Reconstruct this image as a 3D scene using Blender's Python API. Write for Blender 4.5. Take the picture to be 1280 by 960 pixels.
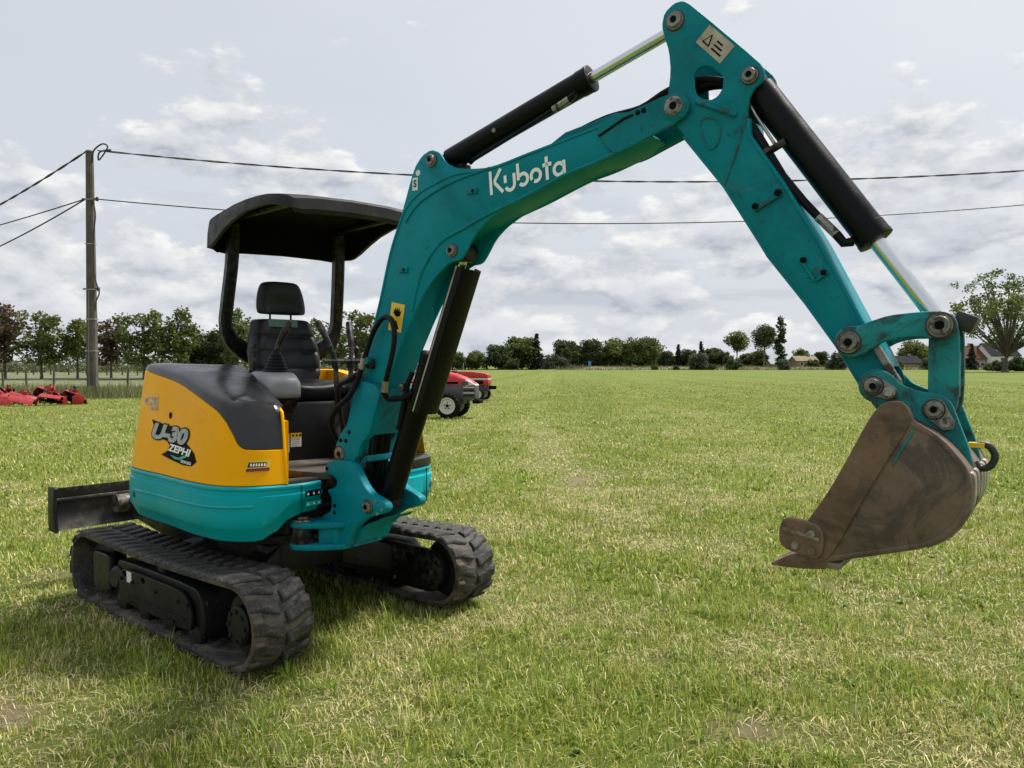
import bpy, bmesh, math, random
import numpy as np
from mathutils import Vector, Matrix

# ------------------------------------------------------------------ camera, sky, sun, exposure
S = bpy.context.scene
for o in list(bpy.data.objects): bpy.data.objects.remove(o)
CAM_H = 1.44
cd = bpy.data.cameras.new('Camera'); cam = bpy.data.objects.new('Camera', cd); S.collection.objects.link(cam)
cd.sensor_width = 36; cd.lens = 961/1280*36; cd.clip_start = .05; cd.clip_end = 6000
cam.location = (0, 0, CAM_H); cam.rotation_euler = (math.radians(90-1.43), 0, 0)
S.camera = cam
S.render.resolution_x, S.render.resolution_y = 1024, 768
SUN_AZ, SUN_EL = 58, 58
sl = bpy.data.lights.new('Sun', 'SUN'); sl.energy = 2.75; sl.angle = math.radians(14); sl.color = (1, .95, .86)
sun = bpy.data.objects.new('Sun', sl); S.collection.objects.link(sun)
sa, se = math.radians(SUN_AZ), math.radians(SUN_EL)
SUN = Vector((math.sin(sa)*math.cos(se), math.cos(sa)*math.cos(se), math.sin(se)))
sun.rotation_euler = SUN.to_track_quat('Z', 'Y').to_euler(); sun.location = (0, 0, 30)
S.view_settings.view_transform = 'Standard'; S.view_settings.look = 'None'
S.view_settings.exposure = 1.05; S.view_settings.gamma = 1

W = bpy.data.worlds.new('World'); S.world = W; W.use_nodes = True
def world():
    nt = W.node_tree; N = nt.nodes; L = nt.links; N.clear()
    def nd(t, **k):
        n = N.new(t)
        for a, b in k.items(): setattr(n, a, b)
        return n
    def mth(op, a, b=None, c=None, clamp=False):
        n = nd('ShaderNodeMath', operation=op, use_clamp=clamp)
        for i, q in enumerate((a, b, c)):
            if q is None: continue
            if isinstance(q, (int, float)): n.inputs[i].default_value = q
            else: L.new(q, n.inputs[i])
        return n.outputs[0]
    def mix(f, a, b):
        n = nd('ShaderNodeMix', data_type='RGBA')
        for i, q in ((0, f), (6, a), (7, b)):
            if isinstance(q, (int, float)): n.inputs[i].default_value = q
            elif isinstance(q, tuple): n.inputs[i].default_value = (*q, 1)
            else: L.new(q, n.inputs[i])
        return n.outputs[2]
    def ss(v, a, b):
        n = nd('ShaderNodeMapRange', interpolation_type='SMOOTHSTEP')
        L.new(v, n.inputs[0]); n.inputs[1].default_value = a; n.inputs[2].default_value = b
        return n.outputs[0]
    sky = nd('ShaderNodeTexSky', sky_type='NISHITA', sun_disc=False)
    sky.sun_elevation = se; sky.sun_rotation = sa; sky.air_density = 1.2; sky.dust_density = 2.5; sky.ozone_density = 1.5
    skyc = nd('ShaderNodeVectorMath', operation='SCALE'); L.new(sky.outputs[0], skyc.inputs[0]); skyc.inputs[3].default_value = .085
    tc = nd('ShaderNodeTexCoord'); d = tc.outputs['Generated']
    sp = nd('ShaderNodeSeparateXYZ'); L.new(d, sp.inputs[0]); z = sp.outputs[2]
    def noise(vec, scale, det, rough, dist=0):
        n = nd('ShaderNodeTexNoise'); L.new(vec, n.inputs['Vector'])
        n.inputs['Scale'].default_value = scale; n.inputs['Detail'].default_value = det
        n.inputs['Roughness'].default_value = rough; n.inputs['Distortion'].default_value = dist
        return n.outputs[0]
    def mapp(sc, loc=(0, 0, 0)):
        m = nd('ShaderNodeMapping'); L.new(d, m.inputs[0]); m.inputs['Scale'].default_value = sc; m.inputs['Location'].default_value = loc
        return m.outputs[0]
    # thin high veil, brighter round the sun
    veiln = noise(mapp((1.6, 1.6, 4.5), (3, 1, 0)), 1.4, 5, .55, .3)
    sv = nd('ShaderNodeVectorMath', operation='DOT_PRODUCT'); L.new(d, sv.inputs[0]); sv.inputs[1].default_value = SUN
    glow = ss(sv.outputs['Value'], .25, 1.0)
    veil = mix(veiln, (.315, .337, .378), (.375, .39, .418))
    veil = mix(mth('MULTIPLY', glow, .35), veil, (.56, .56, .555))
    base = mix(.93, skyc.outputs[0], veil)
    # cumulus banks low in the sky
    k = (6.8, 6.8, 14.5)
    n1 = noise(mapp(k, (1.7, .4, .35)), 1.0, 10, .57, 0)
    n2 = noise(mapp(k, (1.7+.05, .4+.03, .35+.22)), 1.0, 10, .57, 0)
    big = noise(mapp((2.4, 2.4, 5.0), (5, 2, 1)), 1.0, 3, .5)
    th = mth('ADD', mth('MULTIPLY', ss(z, .18, .38), .20), .44)
    th = mth('SUBTRACT', th, mth('MULTIPLY', mth('SUBTRACT', big, .5), .45))
    cov = ss(mth('SUBTRACT', n1, th), -.01, .075)
    lit = mth('MULTIPLY_ADD', mth('SUBTRACT', n1, n2), 4.2, .50, clamp=True)
    ccol = mix(lit, (.212, .234, .275), (.53, .527, .515))
    depth = ss(mth('SUBTRACT', n1, th), .06, .22)
    ccol = mix(mth('MULTIPLY', depth, .55), ccol, (.30, .318, .365))
    # long flat bases of farther banks
    st = noise(mapp((3.2, 3.2, 26.0), (2, 7, .4)), 1.0, 6, .5, .2)
    sm_ = mth('MULTIPLY', ss(st, .52, .66), mth('SUBTRACT', 1.0, ss(z, .10, .30)))
    base = mix(mth('MULTIPLY', sm_, .6), base, (.265, .287, .325))
    out = mix(mth('MULTIPLY', cov, .86), base, ccol)
    # pale haze towards the horizon
    out = mix(mth('MULTIPLY', mth('SUBTRACT', 1.0, ss(z, -.02, .10)), .4), out, (.40, .415, .44))
    bg = nd('ShaderNodeBackground'); L.new(out, bg.inputs[0]); bg.inputs[1].default_value = .92
    o = nd('ShaderNodeOutputWorld'); L.new(bg.outputs[0], o.inputs[0])
world()

# ------------------------------------------------------------------ helpers
COL = S.collection
rnd = random.Random(7)
def tag(o, label=None, cat=None, group=None, kind=None):
    for k, v in (('label', label), ('category', cat), ('group', group), ('kind', kind)):
        if v: o[k] = v
    return o
def empty(name, loc=(0, 0, 0), rz=0):
    o = bpy.data.objects.new(name, None); COL.objects.link(o); o.location = loc; o.rotation_euler = (0, 0, rz)
    o.empty_display_size = .2
    return o
def link(name, me, parent=None):
    o = bpy.data.objects.new(name, me); COL.objects.link(o); o.parent = parent
    return o
class Fr:
    """horizontal frame: s along azimuth az, t to its left, z up; coordinates relative to an origin"""
    def __init__(s, o, az):
        a = math.radians(az); s.o = o; s.F = (math.sin(a), math.cos(a)); s.L = (-s.F[1], s.F[0])
    def __call__(s, p):
        return (s.o[0]+p[0]*s.F[0]+p[1]*s.L[0], s.o[1]+p[0]*s.F[1]+p[1]*s.L[1], p[2])
    def mat(s):
        return Matrix(((s.F[0], s.L[0], 0, s.o[0]), (s.F[1], s.L[1], 0, s.o[1]), (0, 0, 1, 0), (0, 0, 0, 1)))
ID = Fr((0, 0), 90)
def finish(me, ang=35):
    me.shade_smooth()
    me.set_sharp_from_angle(angle=math.radians(ang))
class MB:
    def __init__(s): s.v = []; s.f = []
    def add(s, vs, fs):
        n = len(s.v); s.v += [tuple(p) for p in vs]; s.f += [tuple(n+i for i in q) for q in fs]; return s
    def box(s, a, b):
        (x0, y0, z0), (x1, y1, z1) = a, b
        return s.add([(x0, y0, z0), (x1, y0, z0), (x1, y1, z0), (x0, y1, z0), (x0, y0, z1), (x1, y0, z1), (x1, y1, z1), (x0, y1, z1)],
                     [(3, 2, 1, 0), (4, 5, 6, 7), (0, 1, 5, 4), (1, 2, 6, 5), (2, 3, 7, 6), (3, 0, 4, 7)])
    def prism(s, poly, t0, t1):          # polygon in (s,z), thickness in t
        n = len(poly); vs = [(p[0], t0, p[1]) for p in poly]+[(p[0], t1, p[1]) for p in poly]
        fs = [tuple(range(n)), tuple(range(2*n-1, n-1, -1))]+[(i, i+n, (i+1) % n+n, (i+1) % n) for i in range(n)]
        return s.add(vs, fs)
    def slab(s, poly, z0, z1):           # polygon in plan
        n = len(poly); vs = [(p[0], p[1], z0) for p in poly]+[(p[0], p[1], z1) for p in poly]
        fs = [tuple(range(n-1, -1, -1)), tuple(range(n, 2*n))]+[(i, (i+1) % n, (i+1) % n+n, i+n) for i in range(n)]
        return s.add(vs, fs)
    def rings(s, R, closed=True, caps=True, loop=False):
        n = len(R[0]); b = []; fs = []
        for r in R: b += list(r)
        m = len(R)
        for i in range(m if loop else m-1):
            i2 = (i+1) % m
            for j in range(n if closed else n-1):
                k = (j+1) % n; fs.append((i*n+j, i*n+k, i2*n+k, i2*n+j))
        if caps and not loop and closed: fs += [tuple(range(n-1, -1, -1)), tuple((m-1)*n+j for j in range(n))]
        return s.add(b, fs)
    def tube(s, path, r, seg=10, caps=True):
        P = [Vector(p) for p in path]; R = []; up = None
        for i, p in enumerate(P):
            t = (P[min(i+1, len(P)-1)]-P[max(i-1, 0)]).normalized()
            if up is None: up = t.orthogonal().normalized()
            up = (up-t*up.dot(t)).normalized(); w = t.cross(up)
            rr = r[i] if isinstance(r, (list, tuple)) else r
            R.append([p+(up*math.cos(a)+w*math.sin(a))*rr for a in [2*math.pi*k/seg for k in range(seg)]])
        return s.rings(R, caps=caps)
    def lathe(s, p0, p1, prof, seg=24, caps=True):  # prof: (distance along axis, radius)
        a = Vector(p0); d = (Vector(p1)-a).normalized(); u = d.orthogonal().normalized(); w = d.cross(u)
        return s.rings([[a+d*h+(u*math.cos(2*math.pi*k/seg)+w*math.sin(2*math.pi*k/seg))*max(r, 1e-4) for k in range(seg)] for h, r in prof], caps=caps)
    def cyl(s, p0, p1, r, seg=20, ch=.0):
        h = (Vector(p1)-Vector(p0)).length
        if ch: return s.lathe(p0, p1, [(0, r-ch), (ch, r), (h-ch, r), (h, r-ch)], seg)
        return s.lathe(p0, p1, [(0, r), (h, r)], seg)
    def bar(s, p0, p1, w, h, upv=(0, 0, 1)):
        a, b = Vector(p0), Vector(p1); t = (b-a).normalized(); u = Vector(upv); u = (u-t*u.dot(t)).normalized(); x = t.cross(u)
        R = [[p+x*i*w/2+u*j*h/2 for i, j in ((-1, -1), (1, -1), (1, 1), (-1, 1))] for p in (a, b)]
        return s.rings(R)
    def build(s, name, mat, parent=None, fr=ID, bevel=0, seg=2, ang=35, sub=0):
        me = bpy.data.meshes.new(name); me.from_pydata([fr(p) for p in s.v], [], s.f); me.validate()
        bm = bmesh.new(); bm.from_mesh(me); bmesh.ops.recalc_face_normals(bm, faces=bm.faces)
        if bevel:
            es = [e for e in bm.edges if len(e.link_faces) == 2 and e.calc_face_angle(0) > math.radians(28)]
            bmesh.ops.bevel(bm, geom=es, offset=bevel, segments=seg, affect='EDGES', profile=.5, clamp_overlap=True)
        bm.to_mesh(me); bm.free()
        me.materials.append(mat); finish(me, ang)
        o = link(name, me, parent)
        if sub:
            m = o.modifiers.new('smooth', 'SUBSURF'); m.levels = m.render_levels = sub
        return o
def curve_mesh(polys, thick, bev=0, smooth=0):
    """flat outline(s) with holes, extruded +-thick/2 with a rounded edge; returns verts (x,y,z) and faces"""
    cu = bpy.data.curves.new('c', 'CURVE'); cu.dimensions = '2D'; cu.fill_mode = 'BOTH'
    b = min(bev, thick*.45); cu.extrude = thick/2-b; cu.bevel_depth = b; cu.offset = -b; cu.bevel_resolution = 1
    for p in polys:
        for _ in range(smooth): p = chaikin(p)
        sp = cu.splines.new('POLY'); sp.points.add(len(p)-1); sp.use_cyclic_u = True
        for q, c in zip(sp.points, p): q.co = (c[0], c[1], 0, 1)
    ob = bpy.data.objects.new('c', cu); COL.objects.link(ob)
    dg = bpy.context.evaluated_depsgraph_get(); me = bpy.data.meshes.new_from_object(ob.evaluated_get(dg))
    vs = [tuple(v.co) for v in me.vertices]; fs = [tuple(f.vertices) for f in me.polygons]
    bpy.data.objects.remove(ob); bpy.data.curves.remove(cu); bpy.data.meshes.remove(me)
    return vs, fs
def chaikin(p):
    o = []
    for i in range(len(p)):
        a, b = p[i], p[(i+1) % len(p)]
        o += [(a[0]*.8+b[0]*.2, a[1]*.8+b[1]*.2), (a[0]*.2+b[0]*.8, a[1]*.2+b[1]*.8)]
    return o
def plate(polys, t0, t1, bev=.004, smooth=1, mb=None):
    if isinstance(polys[0][0], (int, float)): polys = [polys]
    vs, fs = curve_mesh(polys, t1-t0, bev, smooth)
    m = mb or MB(); m.add([(x, (t0+t1)/2+z, y) for x, y, z in vs], fs); return m
def merge(o, dist=1e-4):
    bm = bmesh.new(); bm.from_mesh(o.data); bmesh.ops.remove_doubles(bm, verts=bm.verts, dist=dist)
    bmesh.ops.recalc_face_normals(bm, faces=bm.faces); bm.to_mesh(o.data); bm.free(); finish(o.data); return o
def crom(P, n):
    P = [Vector(p) for p in P]; o = []
    for i in range(len(P)-1):
        a, b, c, d = P[max(i-1, 0)], P[i], P[i+1], P[min(i+2, len(P)-1)]
        for k in range(n):
            t = k/n; o.append(.5*((2*b)+(c-a)*t+(2*a-5*b+4*c-d)*t*t+(-a+3*b-3*c+d)*t**3))
    return o+[P[-1]]
def text_mesh(body, size, shear=0, off=0, space=1, xs=1):
    cu = bpy.data.curves.new('t', 'FONT'); cu.body = body; cu.size = size; cu.shear = shear; cu.offset = off; cu.space_character = space
    cu.align_x = 'CENTER'; cu.align_y = 'CENTER'; cu.resolution_u = 3
    ob = bpy.data.objects.new('t', cu); COL.objects.link(ob)
    dg = bpy.context.evaluated_depsgraph_get(); me = bpy.data.meshes.new_from_object(ob.evaluated_get(dg))
    vs = [(v.co.x*xs, v.co.y) for v in me.vertices]; fs = [tuple(f.vertices) for f in me.polygons]
    bpy.data.objects.remove(ob); bpy.data.curves.remove(cu); bpy.data.meshes.remove(me)
    return vs, fs
def flat(name, vf, mat, parent, fn, cuts=0):
    """flat print: 2D verts/faces mapped on a surface by fn(x,y)"""
    vs, fs = vf
    me = bpy.data.meshes.new(name); me.from_pydata([(x, y, 0) for x, y in vs], [], fs)
    bm = bmesh.new(); bm.from_mesh(me)
    bmesh.ops.triangulate(bm, faces=bm.faces)
    for _ in range(cuts):
        es = [e for e in bm.edges if e.calc_length() > .025]
        if es: bmesh.ops.subdivide_edges(bm, edges=es, cuts=1); bmesh.ops.triangulate(bm, faces=bm.faces)
    for v in bm.verts: v.co = fn(v.co.x, v.co.y)
    bm.to_mesh(me); bm.free(); me.materials.append(mat); me.shade_smooth()
    return link(name, me, parent)
def copy_tree(o, parent=None):
    c = o.copy(); COL.objects.link(c); c.parent = parent
    for ch in list(o.children): copy_tree(ch, c)
    return c

# ------------------------------------------------------------------ materials
def mat(name, base, rough=.5, metal=0, spots=(), bump=0, bscale=60, var=.12, vscale=4, rvar=.1, spec=.5, coat=0, edge=None, trans=None, attr=None):
    """principled with natural variation; spots = [(colour, noise scale, lo, hi, roughness)]; edge = wear colour on corners"""
    m = bpy.data.materials.new(name); m.use_nodes = True; nt = m.node_tree; N = nt.nodes; L = nt.links
    b = N['Principled BSDF']; b.inputs['Metallic'].default_value = metal
    b.inputs['Specular IOR Level'].default_value = spec; b.inputs['Coat Weight'].default_value = coat; b.inputs['Coat Roughness'].default_value = .12
    tc = N.new('ShaderNodeTexCoord')
    def noise(sc, det=6, ro=.6, dist=0):
        n = N.new('ShaderNodeTexNoise'); L.new(tc.outputs['Object'], n.inputs['Vector'])
        n.inputs['Scale'].default_value = sc; n.inputs['Detail'].default_value = det; n.inputs['Roughness'].default_value = ro; n.inputs['Distortion'].default_value = dist
        return n.outputs[0]
    def mr(v, a, bb, c, d, sm=True):
        n = N.new('ShaderNodeMapRange'); L.new(v, n.inputs[0])
        if sm: n.interpolation_type = 'SMOOTHSTEP'
        for i, q in enumerate((a, bb, c, d)): n.inputs[i+1].default_value = q
        return n.outputs[0]
    def mixc(f, a, c):
        n = N.new('ShaderNodeMix'); n.data_type = 'RGBA'
        for i, q in ((0, f), (6, a), (7, c)):
            if isinstance(q, (int, float)): n.inputs[i].default_value = q
            elif isinstance(q, tuple): n.inputs[i].default_value = (*q[:3], 1)
            else: L.new(q, n.inputs[i])
        return n.outputs[2]
    if attr:
        a = N.new('ShaderNodeAttribute'); a.attribute_name = attr; col = a.outputs['Color']
    else:
        v = noise(vscale, 5, .6)
        col = mixc(mr(v, .3, .7, 0, 1), tuple(x*(1-var) for x in base), tuple(min(1, x*(1+var)) for x in base))
    ro = mr(noise(vscale*2.3, 4), .3, .7, max(.03, rough-rvar), min(1, rough+rvar))
    for sp in spots:
        c, sc, lo, hi, sr = sp[:5]; dist = sp[5] if len(sp) > 5 else .4; mx = sp[6] if len(sp) > 6 else 1
        f = mr(noise(sc, 8, .65, dist), lo, hi, 0, mx); col = mixc(f, col, c)
        n = N.new('ShaderNodeMix'); L.new(f, n.inputs[0]); L.new(ro, n.inputs[2]); n.inputs[3].default_value = sr; ro = n.outputs[0]
    if edge:
        g = N.new('ShaderNodeNewGeometry'); e = mr(g.outputs['Pointiness'], .53, .60, 0, 1)
        q = N.new('ShaderNodeMath'); q.operation = 'MULTIPLY'; L.new(e, q.inputs[0]); L.new(mr(noise(25, 5), .42, .62, 0, .8), q.inputs[1])
        col = mixc(q.outputs[0], col, edge)
    L.new(col, b.inputs['Base Color']); L.new(ro, b.inputs['Roughness'])
    if bump:
        bn = N.new('ShaderNodeBump'); bn.inputs['Strength'].default_value = 1; bn.inputs['Distance'].default_value = bump
        L.new(noise(bscale, 6, .6), bn.inputs['Height']); L.new(bn.outputs[0], b.inputs['Normal'])
    if trans:
        t = N.new('ShaderNodeBsdfTranslucent'); L.new(col, t.inputs[0]); ms = N.new('ShaderNodeMixShader'); ms.inputs[0].default_value = trans
        L.new(b.outputs[0], ms.inputs[1]); L.new(t.outputs[0], ms.inputs[2]); L.new(ms.outputs[0], N['Material Output'].inputs[0])
    return m
GRIME = (.02, .021, .018); DUST = (.16, .13, .09)
M = {}
M['teal'] = mat('turquoise_paint', (.0, .215, .275), .42, spec=.12, var=.08, vscale=2.2, spots=[((.002, .25, .31), 1.6, .45, .75, .5, .8, .6), ((.0, .12, .15), 4, .52, .74, .6, .8, .55), ((.012, .03, .03), 14, .65, .74, .7, 1.0, .7), ((.20, .36, .37), 38, .74, .80, .6, .5, .5)], bump=.0007, bscale=90, edge=(.03, .10, .10))
M['teal_arm'] = mat('turquoise_paint_grimy', (.0, .195, .24), .45, spec=.12, var=.12, vscale=3, spots=[((.004, .10, .115), 2.6, .46, .68, .65, 1.0, .6), ((.014, .03, .028), 8, .60, .72, .75, 1.0, .65), ((.03, .035, .03), 30, .63, .70, .7, .6, .6), ((.10, .15, .13), 6, .64, .80, .8, .6, .6)], bump=.001, bscale=90, edge=(.05, .06, .05))
M['teal_old'] = mat('turquoise_paint_worn', (.010, .21, .22), .55, spec=.2, var=.25, vscale=7, spots=[((.035, .03, .025), 9, .48, .62, .8, .8, .8), ((.11, .085, .06), 17, .60, .70, .85), ((.2, .17, .13), 40, .68, .74, .8)], bump=.0015, bscale=80, edge=(.14, .12, .10))
M['teal_body'] = mat('turquoise_counterweight_paint', (.0, .36, .42), .36, spec=.15, var=.06, vscale=2, spots=[((.12, .32, .33), 4, .62, .9, .7, .6, .6), (GRIME, 30, .74, .78, .6)], bump=.0004, bscale=90, edge=(.10, .30, .31))
M['yellow'] = mat('yellow_hood_paint', (1.0, .43, .0), .4, spec=.12, var=.05, vscale=2.5, spots=[((.50, .22, .01), 5, .58, .80, .5, .8, .7), ((.10, .06, .02), 22, .70, .76, .7), ((.5, .42, .25), 60, .78, .8, .7)], bump=.0003, bscale=90)
M['black_plastic'] = mat('black_hood_plastic', (.013, .0128, .0135), .27, var=.2, vscale=6, spots=[((.040, .032, .025), 5, .52, .78, .45, .4, .7), ((.13, .12, .1), 50, .72, .78, .6)], bump=.0002, bscale=150, rvar=.05)
M['canopy'] = mat('canopy_plastic', (.022, .0215, .0215), .6, spec=.28, var=.2, vscale=5, spots=[((.055, .05, .045), 6, .52, .8, .75)], bump=.0004, bscale=200)
M['undershade'] = mat('canopy_undershade_black', (.004, .004, .0045), .8, spec=.08)  # near-black copy of the canopy plastic, shade under the roof painted in
M['black'] = mat('black_paint', (.005, .005, .0055), .40, spec=.2, var=.25, vscale=6, spots=[((.04, .034, .027), 7, .60, .8, .8)], bump=.0005, bscale=120, edge=(.08, .07, .06))
M['bladepaint'] = mat('worn_blade_paint', (.035, .032, .030), .5, spec=.4, var=.3, vscale=5, spots=[((.16, .125, .095), 3.5, .46, .66, .85, 1.0, .8), ((.25, .22, .19), 30, .64, .72, .7)], bump=.001, bscale=60, edge=(.2, .18, .15))
M['cyl'] = mat('black_cylinder_paint', (.0045, .0045, .005), .34, spec=.14, var=.2, vscale=5, spots=[((.035, .032, .028), 9, .62, .8, .6), ((.2, .18, .15), 70, .76, .8, .7)], bump=.0004, bscale=150)
M['frame'] = mat('undercarriage_black', (.010, .0098, .0095), .48, spec=.3, var=.35, vscale=8, spots=[((.06, .05, .04), 4, .50, .75, .9, 1.0, .6), ((.14, .115, .085), 24, .64, .72, .9)], bump=.0015, bscale=60)
M['rubber'] = mat('track_rubber', (.034, .033, .032), .62, spec=.3, var=.35, vscale=14, spots=[((.16, .122, .088), 2.8, .46, .62, .95, 1.4, .7), ((.10, .096, .09), 22, .52, .64, .85), ((.018, .017, .016), 9, .56, .66, .9), ((.17, .13, .09), 45, .62, .70, .95)], bump=.004, bscale=60)
M['hose'] = mat('hose_rubber', (.004, .004, .0045), .5, spec=.18, var=.2, spots=[((.06, .055, .05), 20, .6, .8, .8)], bump=.0006, bscale=300)
M['chrome'] = mat('chrome_rod', (.66, .67, .68), .22, 1, var=.03, rvar=.06, spots=[((.45, .42, .36), 30, .7, .8, .35)])
M['steel'] = mat('bare_steel', (.38, .36, .33), .42, .9, var=.2, spots=[((.07, .055, .04), 18, .5, .64, .8)], bump=.0008)
M['pin'] = mat('greasy_pin', (.21, .195, .175), .5, .4, var=.3, vscale=20, spots=[((.05, .044, .038), 24, .50, .60, .6), ((.36, .34, .31), 60, .60, .68, .5)], bump=.001, bscale=120, edge=(.35, .33, .3))
M['grease'] = mat('dark_grease', (.020, .019, .017), .45, var=.3, vscale=30, spots=[((.06, .055, .045), 20, .55, .7, .7)], bump=.0015, bscale=150)
M['rust'] = mat('rusty_bucket_steel', (.150, .100, .068), .58, .06, var=.3, vscale=4, spots=[((.050, .035, .026), 4.5, .46, .62, .5, 1.6, .85), ((.23, .18, .125), 3.2, .54, .76, .8, 1.0, .75), ((.19, .095, .05), 11, .58, .72, .8, 1.0, .7), ((.045, .13, .115), 6, .73, .77, .6), ((.30, .27, .23), 55, .66, .74, .6, .6, .6)], bump=.0025, bscale=55, edge=(.30, .26, .22))
M['ruststrip'] = mat('rusty_bucket_edge', (.150, .088, .052), .65, .05, var=.35, vscale=5, spots=[((.055, .036, .025), 6, .48, .62, .6, 1.2, .85), ((.24, .165, .105), 5, .56, .74, .8, 1.0, .7), ((.20, .085, .035), 14, .60, .72, .85), ((.05, .16, .145), 4.5, .66, .70, .6, .4)], bump=.002, bscale=60, edge=(.28, .23, .18))
M['rustbright'] = mat('worn_bucket_shell', (.34, .30, .25), .5, .5, var=.3, vscale=8, spots=[((.10, .065, .04), 8, .5, .68, .8), ((.05, .04, .03), 26, .58, .68, .8)], bump=.0015, bscale=60)
M['seat'] = mat('seat_vinyl', (.008, .008, .009), .42, spec=.3, var=.2, vscale=8, spots=[((.07, .065, .06), 8, .6, .85, .6)], bump=.0008, bscale=220)
M['seatgreen'] = mat('green_grey_fabric', (.10, .17, .145), .9, bump=.001, bscale=300)
M['grey'] = mat('grey_console_plastic', (.215, .225, .235), .5, var=.08, spots=[((.10, .09, .075), 7, .6, .82, .7)], bump=.0004, bscale=200)
M['panel'] = mat('dark_seat_box', (.013, .0135, .0155), .5, spec=.3, var=.15, spots=[((.06, .055, .05), 4, .6, .9, .8)], bump=.0006, bscale=100)
M['floor'] = mat('dusty_floor_mat', (.060, .053, .046), .8, var=.25, spots=[((.17, .145, .115), 6, .5, .75, .95)], bump=.002, bscale=60)
M['white'] = mat('white_sticker', (.76, .76, .74), .4, var=.04, spots=[((.4, .37, .32), 20, .62, .8, .6)])
M['whitelogo'] = mat('white_lettering', (.88, .89, .88), .4, var=.03, spots=[((.12, .25, .25), 40, .70, .75, .5)])
M['yellowlbl'] = mat('yellow_sticker', (.83, .52, .03), .4, var=.05, spots=[((.3, .2, .05), 25, .65, .8, .6)])
M['ink'] = mat('black_print', (.003, .003, .0033), .6, spec=.08)
M['greyprint'] = mat('grey_print', (.34, .35, .36), .4, var=.25, vscale=30)
M['tealprint'] = mat('turquoise_print', (.01, .36, .34), .4)
M['redprint'] = mat('dark_red_print', (.22, .01, .012), .4)
M['tan'] = mat('faded_sticker', (.42, .38, .30), .6, var=.15, vscale=20, spots=[((.2, .15, .1), 25, .5, .7, .8)])
M['red'] = mat('red_paint', (.46, .010, .012), .35, var=.12, spots=[((.2, .04, .03), 5, .6, .85, .7)], coat=.2)
M['reddull'] = mat('red_implement_paint', (.30, .012, .014), .42, var=.2, spots=[((.09, .035, .025), 4, .56, .75, .8)])
M['blue'] = mat('blue_implement_paint', (.02, .07, .24), .5, var=.2, spots=[((.1, .08, .07), 5, .58, .8, .8)])
M['tgrey'] = mat('tractor_grey', (.062, .066, .072), .5, var=.15)
M['tyre'] = mat('tyre_rubber', (.006, .006, .006), .8, spec=.2, var=.2, bump=.002)
M['rim'] = mat('cream_rim', (.58, .56, .49), .45, var=.06)
M['redgrip'] = mat('red_lever_grip', (.22, .03, .02), .5)
M['concrete'] = mat('weathered_pole', (.10, .086, .074), .9, var=.25, vscale=1.5, spots=[((.06, .052, .046), 3, .5, .7, .95), ((.16, .14, .12), 9, .6, .75, .95)], bump=.006, bscale=25)
M['band'] = mat('galvanised_band', (.36, .36, .35), .5, .5)
M['wire'] = mat('dark_cable', (.028, .028, .032), .6)
M['wood'] = mat('fence_wood', (.095, .08, .06), .9, var=.25, vscale=10, bump=.004)
M['bark'] = mat('bark', (.10, .083, .065), .95, var=.3, vscale=4, bump=.02, bscale=12)
M['barkpale'] = mat('pale_bark', (.17, .155, .13), .95, var=.3, vscale=4, bump=.02, bscale=12)

# ------------------------------------------------------------------ ground
def vnoise(x, y, cell, seed):
    r = np.random.RandomState(seed); T = r.rand(256, 256)
    gx, gy = x/cell, y/cell; ix, iy = np.floor(gx).astype(int), np.floor(gy).astype(int); fx, fy = gx-ix, gy-iy
    fx = fx*fx*(3-2*fx); fy = fy*fy*(3-2*fy); g = lambda a, b: T[a % 256, b % 256]
    return (g(ix, iy)*(1-fx)+g(ix+1, iy)*fx)*(1-fy)+(g(ix, iy+1)*(1-fx)+g(ix+1, iy+1)*fx)*fy
SOIL = [(-2.2, 3.12, .50, .22), (.93, 2.98, .20, .16), (.80, 9.6, .22, .9), (.72, 12.5, .2, .7), (-3.05, 5.15, .25, .20), (2.55, 4.05, .30, .16), (2.05, 5.0, .22, .14), (-.15, 6.2, .22, .25), (.1, 4.6, .22, .10)]
def soil(x, y):
    s = np.zeros_like(x)
    wob = vnoise(x, y, .07, 3)*.8+vnoise(x, y, .22, 4)*.9
    for cx, cy, rx, ry in SOIL:
        d = np.sqrt(((x-cx)/rx)**2+((y-cy)/ry)**2)
        s = np.maximum(s, np.clip((1.95-d-wob*1.35)*1.1, 0, .9))
    return s
def dry(x, y):
    ac = x*.9976-y*.07; al = (x*.07+y*.9976)*.04
    st = vnoise(ac, al, .8, 14)*.22+vnoise(ac, al, .33, 15)*.12
    trail = np.exp(-((x-.85+.03*(y-8))/.45)**2)*np.clip((y-5)/4, 0, 1)*np.clip((26-y)/10, 0, 1)*.35
    return np.clip((vnoise(x, y, .55, 11)*.5+vnoise(x, y, .17, 12)*.35+st+trail-.53)*2.3, 0, 1)
def hgt(x, y):
    near = np.clip(1-np.hypot(x, y-5)/40, 0, 1)
    return (vnoise(x, y, .9, 21)-.5)*.03*near+(vnoise(x, y, .33, 22)-.5)*.018*near
def axis(lo, hi, step, far):
    a = list(np.arange(lo, hi+1e-6, step)); d = step
    while a[-1] < far: d *= 1.35; a.append(a[-1]+d)
    d = step
    while a[0] > -far: d *= 1.35; a.insert(0, a[0]-d)
    return np.array(a)
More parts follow.
